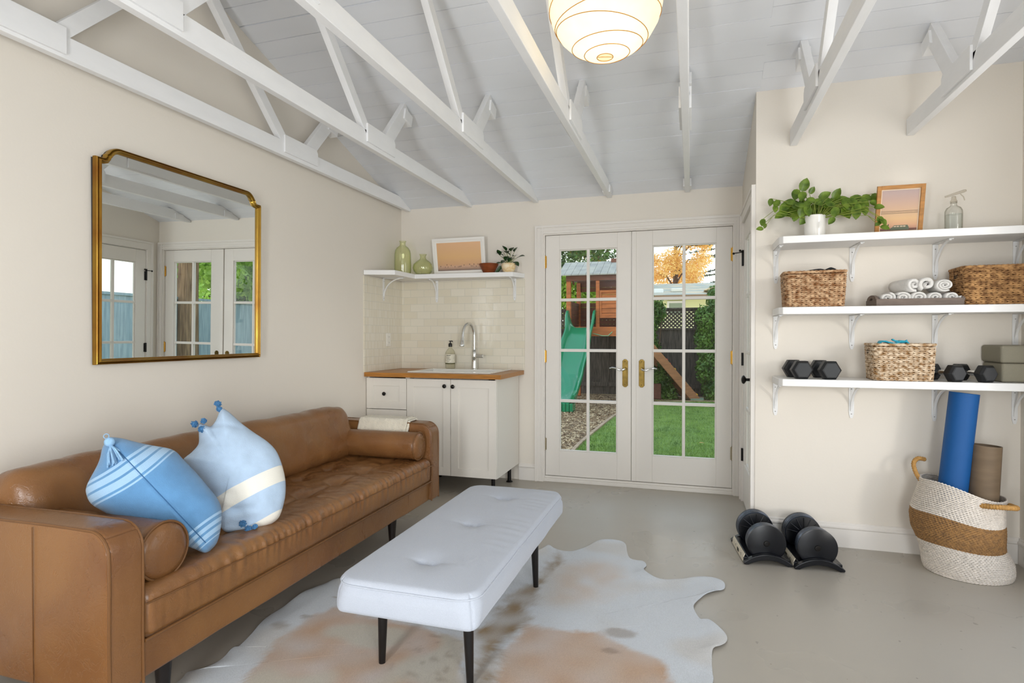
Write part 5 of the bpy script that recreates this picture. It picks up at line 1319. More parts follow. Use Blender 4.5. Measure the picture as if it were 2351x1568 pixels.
# tray of rolled towels
GREYW = mat('weathered_grey_wood', '#6c5e54', .6, var=.22, vscale=10, stretch=(1, 6, 6), bump=.2, bscale=90)
t = thing('wooden_tray', 'weathered grey wooden tray of rolled towels on the middle shelf', 'tray', (1.145, 3.63, T2))
tx0, tx1, ty0, ty1 = .952, 1.342, 3.555, 3.745
z = T2
MB().box(tx0 + .01, tx1 - .01, ty0 + .004, ty1 - .004, z, z + .008).build('tray_base', GREYW, t, smooth=False)
b = MB()
for y0, y1 in ((ty0, ty0 + .010), (ty1 - .010, ty1)): b.prism([(tx0 + .008, z), (tx1 - .006, z), (tx1 + .006, z + .037), (tx0 - .002, z + .037)], 'y', y0, y1)
b.build('side_rail', GREYW, t, smooth=False, bevel=.001)
for s, x in ((-1, tx0), (1, tx1)):
    if s > 0: MB().box(x - .006, x + .004, ty0 + .01, ty1 - .01, z, z + .045).build('end_panel', GREYW, t, smooth=False); continue
    yc = (ty0 + ty1) / 2; out = [(ty0 - .002, z), (ty0 - .002, z + .036)] + [(yc - (yc - ty0 - .012) * math.cos(PI * k / 12), z + .036 + .026 * math.sin(PI * k / 12)) for k in range(13)] + [(ty1 + .002, z + .036), (ty1 + .002, z)]
    # panel with a grip opening: ring between outer outline and inner slot
    m_ = len(out); inner_ = []
    for k in range(m_):
        a = math.atan2(out[k][1] - (z + .036), out[k][0] - yc); inner_.append((yc + .030 * math.cos(a), z + .036 + .010 * math.sin(a)))
    vs = [(x - .008, *p) for p in out] + [(x - .008, *p) for p in inner_] + [(x + .006, *p) for p in out] + [(x + .006, *p) for p in inner_]
    fs = []
    for k in range(m_):
        l = (k + 1) % m_
        fs += [(k, l, m_ + l, m_ + k), (2 * m_ + k, 3 * m_ + k, 3 * m_ + l, 2 * m_ + l), (k, 2 * m_ + k, 2 * m_ + l, l), (m_ + k, m_ + l, 3 * m_ + l, 3 * m_ + k)]
    MB().add(vs, fs).build('end_handle', GREYW, t, smooth=False)
TOWEL = mat('white_terry', '#efece6', .95, var=.03, vscale=60, bump=.7, bscale=420, sheen=.5)
def towel(x, z, R, rz, label, group, y0=3.572, L=.165, squash=1.0, turns=2.6, tilt=0.0, lean=0.0):
    b = MB(); n = int(turns * 26); th_ = R / (turns + .6) * .80; spine = []
    for i in range(n + 1):
        a = 2 * PI * turns * i / n; r = R * .16 + (R * .84) * i / n - th_ / 2; spine.append((a, r))
    M = Matrix.Translation((x, y0 + L / 2, z)) @ Matrix.Rotation(rz, 4, 'Z') @ Matrix.Rotation(tilt, 4, 'Y')
    ny = 7; rings = []
    for side in (1, -1):
        pass
    def P(a, r, yy, k): q = r * (1 + .05 * nz(a, yy * 20, k)); return M @ Vector((q * math.cos(a + lean), yy, q * math.sin(a + lean) * squash))
    for i, (a, r) in enumerate(spine):
        ring = []; yv = [(-.5 + j / (ny - 1)) * L for j in range(ny)]
        bulge = lambda y_: .003 * math.cos(y_ / L * PI)
        ring += [P(a, r + th_ / 2 + bulge(y_), y_, x) for y_ in yv]
        ring += [P(a, r - th_ / 2, y_, x) for y_ in yv[::-1]]
        rings.append(ring)
    b.ring_tube(rings)
    t = thing('rolled_towel', label, 'towel', (x, y0 + L / 2, z - R * squash), 0, group)
    b.build('terry_roll', TOWEL, t, angle=180)
    return t
G_ = 'white towels rolled on the wooden tray'
r0 = .0415
zb2 = T2 + .010 + r0 * .80
for i, x in enumerate((1.002, 1.076, 1.149, 1.222, 1.296)):
    towel(x, zb2, r0 if i in (0, 2, 4) else .040, 0, ['white rolled towel at the left end of the bottom row, by the tray handle', 'white rolled towel second from the left in the bottom row on the tray', 'white rolled towel in the middle of the bottom row on the tray',
                      'white rolled towel second from the right in the bottom row on the tray', 'white rolled towel at the right end of the bottom row, by the basket'][i], G_, squash=.80, lean=i * 1.3, turns=2.2)
for i, (x, sq, rr9, dz) in enumerate(((1.104, .98, .041, .0), (1.184, 1.0, .043, .0), (1.266, .78, .044, -.006))):
    towel(x, zb2 + .069 + dz, rr9, [math.radians(16), 0, -.05][i], ['white rolled towel on top at the left, turned at an angle', 'white rolled towel on top in the middle, tall narrow loop', 'white rolled towel on top at the right, flat spiral facing out'][i], G_, squash=sq, turns=[1.7, 1.5, 2.8][i], lean=[.6, .9, .2][i])

# hex dumbbells
RUBBER = mat('black_rubber', '#1b1c1e', .42, bump=.08, bscale=80)
RUBFACE = mat('dull_grey_rubber_face', '#3a3b3d', .45, bump=.06, bscale=60)
RUBB2 = mat('dark_face_rubber', '#26282a', .5)
def dumbbell(label, x, y, rz, R, L, hl, facem, grip=.014):
    """R corner radius of the hexagon, L overall length, hl head length; local y axis is the handle"""
    t = thing('hex_dumbbell', label, 'dumbbell', (x, y, T3), rz, 'hex dumbbells on the lowest shelf')
    zc = R * math.cos(PI / 6)
    hexr = lambda r, yy: [(r * math.cos(PI / 3 * k), yy, zc + r * math.sin(PI / 3 * k)) for k in range(6)]
    for s in (-1, 1):
        o = s * L / 2; b = MB()
        b.ring_tube([hexr(R * .80, o), hexr(R * .97, o - s * .012), hexr(R, o - s * .016), hexr(R, o - s * (hl - .012)), hexr(R * .84, o - s * hl)])
        h = b.build('head', RUBBER, t, local=True, smooth=False, bevel=.0015)
        MB().ring_tube([hexr(R * .74, o - s * .0005), hexr(R * .72, o + s * .0012)]).build('head_face', facem, h, local=True, smooth=False)
    MB().tube([(0, -L / 2 + hl - .004, zc), (0, -L / 6, zc), (0, 0, zc), (0, L / 6, zc), (0, L / 2 - hl + .004, zc)], grip, 16, rr=[grip * .9, grip * 1.05, grip * 1.15, grip * 1.05, grip * .9]).build('grip', CHROME if facem is RUBFACE else BLACK, t, local=True)
    return t
dumbbell('black hex dumbbell at the far left end of the lowest shelf', .574, 3.648, math.radians(9), .0575, .205, .062, RUBB2)
dumbbell('black hex dumbbell second from the left, next to the pale basket', .714, 3.648, math.radians(9), .0575, .205, .062, RUBB2)
dumbbell('grey faced hex dumbbell just right of the pale basket, partly behind it', 1.284, 3.655, math.radians(20), .050, .220, .058, RUBFACE, .0125)
dumbbell('grey faced hex dumbbell beside the grey lidded box', 1.418, 3.655, math.radians(20), .050, .220, .058, RUBFACE, .0125)
# lidded box
BOXM = mat('grey_green_fabric', '#8b8675', .85, bump=.3, bscale=380)
t = thing('storage_box', 'grey green lidded box at the right end of the lowest shelf', 'box', (1.61, 3.70, T3))
rbox(1.522, 1.694, 3.595, 3.808, T3, T3 + .098, .012, .03).build('box_body', BOXM, t, angle=60)
rbox(1.516, 1.696, 3.589, 3.811, T3 + .099, T3 + .190, .014, .03).build('box_lid', BOXM, t, angle=60)

# ============================================================ adjustable dumbbells on the floor
BLKP = mat('glossy_black_plastic', '#06080f', .3)
STEELP = mat('blue_grey_steel_plate', '#3c4450', .28, metal=.75)
STICK = mat('cream_sticker', '#d9d0bc', .5)
def adj(x0, y0, rz, label):
    t = thing('adjustable_dumbbell', label, 'dumbbell', (x0, y0, 0), rz, 'adjustable dumbbells on the floor')
    R = .100; zc = .108
    # cradle: side walls, end arches
    tr = thing_part = None
    b = MB()
    for s in (-1, 1):
        y = s * .175
        outer = [(-.116 + .232 * k / 16, .004 + .046 * math.sin(PI * k / 16) ** .7 if 0 < k < 16 else .002) for k in range(17)]
        low = [(-.100 + .200 * k / 16, (.030 * math.sin(PI * k / 16) ** .8 if 0 < k < 16 else .0015)) for k in range(17)]
        pts = [(-.122, .002), (-.124, .012)] + [(x, z + .010) for x, z in outer[1:-1]] + [(.124, .012), (.122, .002)] + [(x, z) for x, z in low[::-1]]
        b.prism(pts, 'y', y - .016, y + .016)
    b.box(-.120, -.098, -.16, .16, .002, .030).box(.098, .120, -.16, .16, .002, .030).box(-.1, .1, -.16, .16, .028, .034)
    cr = b.build('cradle', BLKP, t, local=True, smooth=False, bevel=.003)
    for y0_, y1_ in ((-.155, -.095), (-.085, .045), (.055, .135)):
        st = MB()
        st.prism([(-.1205, .004), (-.1235, .006), (-.119, .034), (-.112, .0485), (-.110, .046), (-.116, .032)], 'y', y0_, y1_).build('sticker', STICK, t, local=True, smooth=False)
    mk = MB()
    for k in range(3): mk.box(-.1238, -.1215, -.040 + k * .014, -.034 + k * .014, .014, .032)
    mk.build('printed_mark', INK, t, local=True, smooth=False)
    # plates
    for s in (-1, 1):
        for k in range(5):
            yy = s * (.150 - k * .0132); cut = zc - .062
            n_ = 56; ring = lambda r, y_: [(r * math.cos(2 * PI * j / n_), y_, max(zc - .068, zc + r * math.sin(2 * PI * j / n_))) for j in range(n_)]
            q = MB().ring_tube([ring(R - .005, yy - .0055), ring(R - k * .0006, yy - .0035), ring(R - k * .0006, yy + .0035), ring(R - .005, yy + .0055)])
            q.build('weight_plate', STEELP if k else BLKP, t, local=True, angle=25)
        # outer face disc with centre bolt
        hb = MB().lathe([(.001, 0), (.016, 0), (.014, .004), (.009, .005), (.001, .004)], (0, 0, 0), 24, Matrix.Translation((0, s * .1555, zc)) @ Matrix.Rotation(-s * PI / 2, 4, 'X'))
        hb.build('end_bolt', BLACK, t, local=True)
        # inner selector disc with radial ribs
        yi = s * .086; n_ = 56
        disc = lambda r, y_: [(r * math.cos(2 * PI * j / n_), y_, max(zc - .066, zc + r * math.sin(2 * PI * j / n_))) for j in range(n_)]
        q = MB().ring_tube([disc(.094, yi + s * .005), disc(.094, yi), disc(.05, yi - s * .006), disc(.03, yi - s * .008)])
        d_ = q.build('selector_disc', BLKP, t, local=True, angle=30)
        rb = MB()
        for k in range(7):
            a = PI * (k + .5) / 7; c_, s2 = math.cos(a), math.sin(a)
            rb.tube([(c_ * .035, yi - s * .008, zc + s2 * .035), (c_ * .088, yi - s * .004, zc + s2 * .088)], .0022, 6)
        rb.build('radial_ribs', BLKP, d_, local=True)
    MB().tube([(0, -.082, zc), (0, -.05, zc), (0, 0, zc), (0, .05, zc), (0, .082, zc)], .016, 20, rr=[.019, .0155, .0175, .0155, .019]).build('grip', BLKP, t, local=True)
    return t
adj(.372, 3.560, math.radians(7), 'black adjustable dumbbell in its cradle on the floor, nearer the doors')
adj(.622, 3.566, math.radians(7), 'black adjustable dumbbell in its cradle on the floor, nearer the storage basket')
rt = MB().box(.505, .513, 3.50, 3.535, .060, .074); 

# ============================================================ rope storage basket with rolled mats
ROPEW = mat('white_rope', '#e6ddd2', .85, var=.10, vscale=60, bump=.5, bscale=300)
ROPET = mat('tan_seagrass_rope', '#a98050', .85, color2='#846545', vscale=55, bump=.5, bscale=300, contrast=(.40, .72))
ROPET2 = mat('tan_rope_handle', '#b18549', .8, var=.2, vscale=80)
bk = thing('rope_basket', 'white and tan coiled rope floor basket holding two rolled mats', 'basket', (1.375, 3.605, 0))
prof_ = [(0, 1.380, .188), (.03, 1.380, .194), (.07, 1.376, .194), (.11, 1.364, .190), (.15, 1.348, .186), (.20, 1.335, .196), (.26, 1.330, .199), (.30, 1.332, .196), (.35, 1.340, .190), (.40, 1.350, .186), (.44, 1.356, .186)]
def pat(z):
    for (z0, x0, r0), (z1, x1, r1) in zip(prof_, prof_[1:]):
        if z <= z1: u = (z - z0) / (z1 - z0); return x0 + (x1 - x0) * u, r0 + (r1 - r0) * u
    return prof_[-1][1], prof_[-1][2]
bw = MB(); rows = 50; H_ = .44
for r in range(rows):
    zr = H_ * (r + .5) / rows; cx_, rad = pat(zr); u = zr / H_
    bw.mi = 1 if .335 < u < .665 else 0
    for st in (0,):
        n_ = 230; pts = []; rr_ = []
        for k in range(n_):
            a = 2 * PI * k / n_; ca, sa = math.cos(a), math.sin(a)
            dent = 1 + .05 * math.sin(2 * a + 5 * u) * (.3 + u) * .4 - .10 * math.exp(-((a - .15) / .5) ** 2) * math.exp(-((u - .40) / .10) ** 2) - .05 * math.exp(-((a - 2 * PI - .15) / .5) ** 2) * math.exp(-((u - .40) / .10) ** 2)
            tiltz = -.045 * ca * u ** 1.3 - .018 * sa * u * 0 + .010 * math.sin(3 * a + 2) * u
            br_ = .5 + .5 * math.sin(PI * k * 1.0 + PI * r)
            q = rad * dent + .0012 * math.sin(2 * PI * k / 2 + r)
            y_ = 3.605 + q * .94 * sa
            y_ = min(y_, YA - .026)
            pts.append((cx_ + q * ca, y_, max(.005, zr + tiltz + .0014 * math.sin(PI * k / 1.5 + r * 1.7)))); rr_.append(.0050 + .0011 * math.sin(2 * PI * k / 3.2 + r * 2.1))
        bw.tube(pts, .005, 5, closed=True, rr=rr_)
bw.mi = 0
bw.lathe([(.001, .004), (.165, .004), (.165, .010), (.001, .010)], (1.385, 3.605, 0), 40)
bw.build('coiled_body', [ROPEW, ROPET], bk, angle=180)
def rope(pts, r, name):
    dense = []; P = [Vector(p) for p in pts]
    for i in range(len(P) - 1):
        a, b0, c, d = P[max(0, i - 1)], P[i], P[i + 1], P[min(len(P) - 1, i + 2)]
        for t in range(14):
            u = t / 14; dense.append(.5 * ((2 * b0) + (c - a) * u + (2 * a - 5 * b0 + 4 * c - d) * u * u + (3 * b0 - a - 3 * c + d) * u ** 3))
    dense.append(P[-1]); b = MB()
    b.tube(dense, r, 10, rr=[r * (1 + .13 * math.sin(i * 1.9)) for i in range(len(dense))]); return b.build(name, ROPET2, bk, angle=180)
rope([(1.185, 3.640, .445), (1.165, 3.660, .49), (1.160, 3.68, .535), (1.185, 3.70, .560), (1.225, 3.715, .555)], .011, 'rope_handle')
rope([(1.370, 3.432, .392), (1.40, 3.400, .398), (1.44, 3.385, .402), (1.485, 3.395, .400), (1.515, 3.43, .392), (1.525, 3.47, .385), (1.527, 3.52, .380)], .0125, 'rope_handle')
BLUEMAT = mat('blue_foam_mat', '#02508f', .6, bump=.15, bscale=500)
MATG = mat('brown_grey_foam_mat', '#75624c', .62, var=.12, vscale=6, stretch=(1, 1, 5))
def rolled(name, label, a, b_, R, m, turns=5, shell=False):
    a, b_ = Vector(a), Vector(b_); d = (b_ - a).normalized(); u, w = frame_axis(d)
    t = thing(name, label, 'mat', tuple(a)); mb = MB(); th_ = (R - .012) / (turns + .2); n_ = int(turns * 34); rings = []
    if shell: turns = 1.6; th_ = .006; n_ = int(turns * 40)
    L = (b_ - a).length
    for i in range(n_ + 1):
        an = 2 * PI * turns * i / n_; r = (.014 + (R - .014) * i / n_) if not shell else (R - .012 + .012 * i / n_)
        e = u * math.cos(an) + w * math.sin(an); q = []
        for k in range(5): q.append(a + d * L * k / 4 + e * r)
        for k in range(4, -1, -1): q.append(a + d * L * k / 4 + e * (r - th_ * .93))
        rings.append(q)
    mb.ring_tube(rings); mb.build('rolled_sheet', m, t, angle=60); return t
rolled('yoga_mat', 'bright blue rolled yoga mat standing in the rope basket', (1.270, 3.60, .016), (1.368, 3.625, .932), .072, BLUEMAT)
rolled('exercise_mat', 'brown grey rolled mat standing in the rope basket beside the blue mat', (1.425, 3.585, .016), (1.462, 3.605, .665), .072, MATG, shell=True)

# corner of a patterned rug at the left front
PATR = mat('dark_red_woven_rug', '#4a1020', .9, color2='#141c3a', vscale=26, contrast=(.48, .52), bump=.4, bscale=300)
tag(MB().box(-2.40, -1.25, .15, 1.02, .001, .010).build('patterned_rug', PATR, None, smooth=False, bevel=.003), 'dark red and navy patterned rug corner at the near end of the sofa', 'rug')
# ============================================================ the garden
GZ = -.10
def grassmat():
    m = mat('lawn_grass', '#4f6c22', .9, color2='#8aa54c', vscale=75, stretch=(1, .45, 1), detail=4, bump=1.0, bscale=120, contrast=(.32, .68))
    n = m.node_tree; p = n.nodes['Principled BSDF']; t = n.nodes.new('ShaderNodeTexCoord'); k = n.nodes.new('ShaderNodeTexNoise'); k.inputs['Scale'].default_value = 1.4; k.inputs['Detail'].default_value = 4
    n.links.new(t.outputs['Object'], k.inputs[0]); mx = n.nodes.new('ShaderNodeMixRGB'); mx.blend_type = 'MULTIPLY'; mx.inputs[0].default_value = 1
    r = n.nodes.new('ShaderNodeValToRGB'); r.color_ramp.elements[0].position = .35; r.color_ramp.elements[0].color = (.72, .82, .6, 1); r.color_ramp.elements[1].position = .65
    n.links.new(k.outputs['Fac'], r.inputs[0]); n.links.new(p.inputs['Base Color'].links[0].from_socket, mx.inputs[1]); n.links.new(r.outputs[0], mx.inputs[2]); n.links.new(mx.outputs[0], p.inputs['Base Color'])
    return m
GRASS = grassmat()
CHIPS = mat('wood_chips', '#4e3a28', .95, color2='#b9996f', vscale=42, detail=5, bump=1.0, bscale=70, contrast=(.36, .66), stretch=(1, .5, 1))
edge = [(-1.10, 4.95), (-1.22, 5.8), (-1.31, 6.7), (-1.29, 8.2), (-1.21, 9.97), (-1.0, 11.3), (-.55, 12.1), (.1, 12.42), (1.5, 12.5), (3.4, 12.5)]
def smooth_line(P, sub=6):
    out = []; P = [Vector(p) for p in P]
    for i in range(len(P) - 1):
        a, b0, c, d = P[max(0, i - 1)], P[i], P[i + 1], P[min(len(P) - 1, i + 2)]
        for t in range(sub): u = t / sub; out.append(.5 * ((2 * b0) + (c - a) * u + (2 * a - 5 * b0 + 4 * c - d) * u * u + (3 * b0 - a - 3 * c + d) * u ** 3))
    return out + [P[-1]]
E_ = smooth_line(edge)
tag(MB().prism([tuple(p) for p in E_] + [(9, 12.5), (9, 4.95)], 'z', GZ - .05, GZ).build('lawn', GRASS, None, smooth=False), kind='stuff', label='green lawn beyond the french doors', cat='grass')
tag(MB().prism([tuple(p) for p in E_] + [(9, 12.5), (9, 13.9), (-8, 13.9), (-8, 4.95)], 'z', GZ - .06, GZ - .012).build('wood_chip_bed', CHIPS, None, smooth=False), kind='stuff', label='brown wood chips under the play set', cat='mulch')
# blades and chips scattered where the doors show the ground
rnd = random.Random(31)
b = MB(); 
for k in range(26000):
    x, y = rnd.uniform(-1.35, 1.1), 6.2 + (12.4 - 6.2) * rnd.random() ** 1.5
    # inside the lawn only
    ex = min(E_, key=lambda q: abs(q.y - y)).x if y < 12.1 else 0
    if x < ex + .03 and y < 12.3: continue
    h = rnd.uniform(.022, .045); a = rnd.uniform(0, PI); w = .0035; lx, ly = rnd.uniform(-.02, .02), rnd.uniform(-.02, .02); c_, s2 = math.cos(a) * w, math.sin(a) * w
    n0 = len(b.v); b.v += [(x - c_, y - s2, GZ - .002), (x + c_, y + s2, GZ - .002), (x + lx, y + ly, GZ + h)]; b.f.append([n0, n0 + 1, n0 + 2]); b.m.append(0)
BLADE = mat('grass_blade', '#4d6e24', .8, color2='#93b055', vscale=6)
tag(b.build('grass_blades', BLADE, None, smooth=False), kind='stuff', label='short grass blades of the lawn', cat='grass')
b = MB()
for k in range(9000):
    x, y = rnd.uniform(-2.9, -1.15), 6.5 + 6.6 * rnd.random() ** 1.4
    ex = min(E_, key=lambda q: abs(q.y - y)).x
    if x > ex - .03: continue
    a = rnd.uniform(0, PI); L, w = rnd.uniform(.012, .032), rnd.uniform(.004, .009); t = Vector((math.cos(a), math.sin(a), rnd.uniform(-.35, .35))) * L; s3 = Vector((-math.sin(a), math.cos(a), rnd.uniform(-.3, .3))) * w
    c_ = Vector((x, y, GZ - .004 + rnd.random() * .01)); n0 = len(b.v); b.v += [tuple(c_ - t - s3), tuple(c_ + t - s3), tuple(c_ + t + s3), tuple(c_ - t + s3)]; b.f.append([n0, n0 + 1, n0 + 2, n0 + 3]); b.m.append(0)
CHIP2 = mat('loose_chip', '#6b4c31', .9, color2='#d6bd95', vscale=9, contrast=(.4, .6))
tag(b.build('loose_wood_chips', CHIP2, None, smooth=False), kind='stuff', label='loose wood chips scattered by the slide', cat='mulch')
EDGEM = mat('weathered_edging', '#a58c72', .85, var=.2, vscale=6)
b = MB(); rings = []
for i, p in enumerate(E_):
    d = (E_[min(i + 1, len(E_) - 1)] - E_[max(0, i - 1)]).normalized(); nn = Vector((-d.y, d.x)) * .022
    rings.append([(p.x + nn.x, p.y + nn.y, GZ - .03), (p.x - nn.x, p.y - nn.y, GZ - .03), (p.x - nn.x, p.y - nn.y, GZ + .022), (p.x + nn.x, p.y + nn.y, GZ + .022)])
tag(b.ring_tube(rings).build('garden_edging', EDGEM, None, smooth=False), 'pale wooden edging between the lawn and the wood chips', 'edging')
AUTL = mat('fallen_leaf', '#b99a5a', .8)
lfm = MB(); leaf(lfm, (.09, 7.45, GZ + .03), (1, .3, .1), (0, 0, 1), .07, .05, 'oval', .1); tag(lfm.build('fallen_leaf', AUTL, None), 'tan fallen leaf lying on the lawn', 'leaf')

# fence with lattice top
FENCE = mat('weathered_fence_board', '#332e2b', .9, color2='#6a6058', vscale=9, stretch=(6, 6, .5), bump=.5, bscale=60, contrast=(.3, .75))
FY = 13.45
def fence(label, x0, x1, y, lattice=True, m=FENCE, ztop=1.83, rot=None):
    t = thing('wooden_fence', label, 'fence', ((x0 + x1) / 2, y, GZ)) if rot is None else thing('wooden_fence', label, 'fence', rot[0], rot[1])
    loc_ = rot is not None; b = MB(); x = x0; rn = random.Random(int(abs(x0) * 10)); zt_ = 1.37 if lattice else ztop
    off = (0, 0) if loc_ else (0, y)
    while x < x1:
        w = .142; dy = rn.uniform(-.009, .009); b.box(x, min(x1, x + w + .002), off[1] + dy, off[1] + .018 + dy, GZ, zt_ + (0 if lattice else rn.uniform(-.01, .01))); x += w
    b.build('board_panel', m, t, local=loc_, smooth=False)
    r = MB().box(x0, x1, off[1] - .03, off[1] + .05, zt_, zt_ + .045).box(x0, x1, off[1] - .03, off[1], GZ + .18, GZ + .27)
    if lattice: r.box(x0, x1, off[1] - .035, off[1] + .05, ztop - .05, ztop).box(x0, x1, off[1] - .07, off[1] + .07, ztop, ztop + .03)
    r.build('rail', m, t, local=loc_, smooth=False)
    if lattice:
        l = MB(); h = ztop - .05 - (zt_ + .045); z0 = zt_ + .045; gapx = .085; k = x0 - h
        while k < x1:
            for s, yy in ((1, off[1] + .002), (-1, off[1] + .012)):
                xa, xb = (k, k + h) if s > 0 else (k + h, k)
                za, zb = z0, z0 + h; pts_ = []
                lo, hi = max(min(xa, xb), x0), min(max(xa, xb), x1)
                if hi - lo < .02: continue
                def zat(xx): return za + (zb - za) * (xx - xa) / (xb - xa)
                w = .024
                l.prism([(lo, zat(lo) - w), (hi, zat(hi) - w), (hi, zat(hi) + w), (lo, zat(lo) + w)], 'y', yy, yy + .006)
            k += gapx
        l.build('lattice_panel', m, t, local=loc_, smooth=False)
    x = x0
    while x <= x1:
        MB().box(x - .045, x + .045, off[1] + .02, off[1] + .11, GZ, ztop + .03).build('post', m, t, local=loc_, smooth=False); x += 2.2
    return t
fence('dark weathered board fence with a lattice top behind the play set', -6.5, 7.5, FY)
SFENCE = mat('blue_grey_fence_board', '#8195a0', .8, color2='#a2b4bd', vscale=5, stretch=(6, 6, .5))
fence('blue grey board fence seen through the side door in the mirror', -4.4, 4.4, 0, False, SFENCE, 1.8, ((4.3, 8.9, 0), PI / 2))

# play house
CEDAR = mat('red_cedar', '#a9602f', .6, var=.25, vscale=5, stretch=(1, 1, 6), bump=.25, bscale=60)
CEDARD = mat('brown_cedar_siding', '#6b3d26', .7, var=.22, vscale=5, stretch=(1, 1, 6))
SHING = mat('grey_roof_board', '#8e8d86', .8, color2='#aaa699', vscale=5, bump=.4, bscale=40)
GP = mat('green_slide_plastic', '#0f7a50', .25, coat=.35, var=.06, vscale=3)
ph = thing('playhouse', 'raised cedar playhouse with a grey roof seen through the left french door', 'playhouse', (-1.75, 12.3, GZ))
px0, px1, py0, py1 = -2.47, -1.02, 11.80, 13.00
for x in (px0, px1 - .09):
    for y in (py0, py1 - .09): MB().box(x, x + .09, y, y + .09, GZ, 2.42).build('post', CEDAR, ph, smooth=False, bevel=.005)
MB().box(-1.86, -1.79, py0 - .005, py0 + .06, 1.40, 2.42).build('post', CEDAR, ph, smooth=False, bevel=.004)
MB().box(px0 - .02, px1 + .02, py0 - .03, py1 + .03, 1.36, 1.40).build('deck', CEDAR, ph, smooth=False)
b = MB().box(px0 - .02, px1 + .02, py0 - .055, py0 - .015, 1.23, 1.42).box(px0 - .02, px1 + .02, py1 + .0, py1 + .04, 1.23, 1.40).box(px1, px1 + .04, py0, py1, 1.23, 1.40).box(px0 - .04, px0, py0, py1, 1.23, 1.40)
b.build('rim_beam', CEDAR, ph, smooth=False, bevel=.004)
def siding(x0, x1, y, z0, z1, m, axis='x', name='siding_panel', fr=True):
    b = MB(); z = z0
    while z < z1 - .01:
        h = min(.095, z1 - z)
        if axis == 'x': b.box(x0, x1, y, y + .022, z + .003, z + h - .003)
        else: b.box(y, y + .022, x0, x1, z + .003, z + h - .003)
        z += .095
    o = b.build(name, m, ph, smooth=False, bevel=.004)
    if fr and axis == 'x':
        MB().box(x0, x1, y - .02, y, z1 - .045, z1).box(x0, x1, y - .02, y, z0, z0 + .045).box(x0, x0 + .035, y - .02, y, z0, z1).box(x1 - .035, x1, y - .02, y, z0, z1).build('panel_frame', CEDAR, o, smooth=False, bevel=.003)
    return o
siding(-1.78, -1.14, py0, 1.60, 2.16, CEDAR)
siding(px0 + .09, px1 - .09, py1 - .05, 1.40, 1.98, CEDARD, fr=False); siding(px0 + .09, px1 - .09, py1 - .05, 2.22, 2.42, CEDARD, fr=False)
siding(py0 + .09, py1 - .09, px0 + .03, 1.40, 1.96, CEDARD, 'y', fr=False); siding(py0 + .09, py1 - .09, px1 - .06, 1.40, 1.96, CEDARD, 'y', fr=False)
MB().box(px0 + .0, px1, py0 - .04, py0, 2.36, 2.47).box(px0, px1, py1, py1 + .04, 2.36, 2.47).build('roof_beam', CEDARD, ph, smooth=False, bevel=.004)
rx0, rx1 = px0 - .15, px1 + .18; ry0, ry1, rz0, rz1 = py0 - .16, (py0 + py1) / 2, 2.46, 2.80
rb = MB(); k = 0; x = rx0
while x < rx1:
    w = .145; x2 = min(rx1, x + w - .006)
    rb.prism([(ry0, rz0), (ry0, rz0 + .022), (ry1, rz1 + .022), (ry1, rz1)], 'x', x, x2).prism([(2 * ry1 - ry0, rz0), (2 * ry1 - ry0, rz0 + .022), (ry1, rz1 + .022), (ry1, rz1)], 'x', x, x2); x += w
rb.build('roof', SHING, ph, smooth=False)
MB().prism([(ry0 + .02, rz0 - .03), (ry1, rz1 - .03), (2 * ry1 - ry0 - .02, rz0 - .03), (2 * ry1 - ry0 - .02, rz0 - .06), (ry1, rz1 - .06), (ry0 + .02, rz0 - .06)], 'x', rx0 + .03, rx0 + .06).build('barge_board', CEDARD, ph, smooth=False)
MB().box(-1.62, -1.30, ry1 - .10, ry1 + .10, rz1 - .02, rz1 + .06).build('roof_cap', CEDARD, ph, smooth=False)
MB().tube([(-1.95, py0 - .04, 1.30), (-1.72, py0 - .08, 1.24), (-1.60, py0 - .08, 1.24), (-1.52, py0 - .05, 1.32)], .010, 8).build('grab_handle', mat('pale_green_plastic', '#7fa57d', .4), ph)
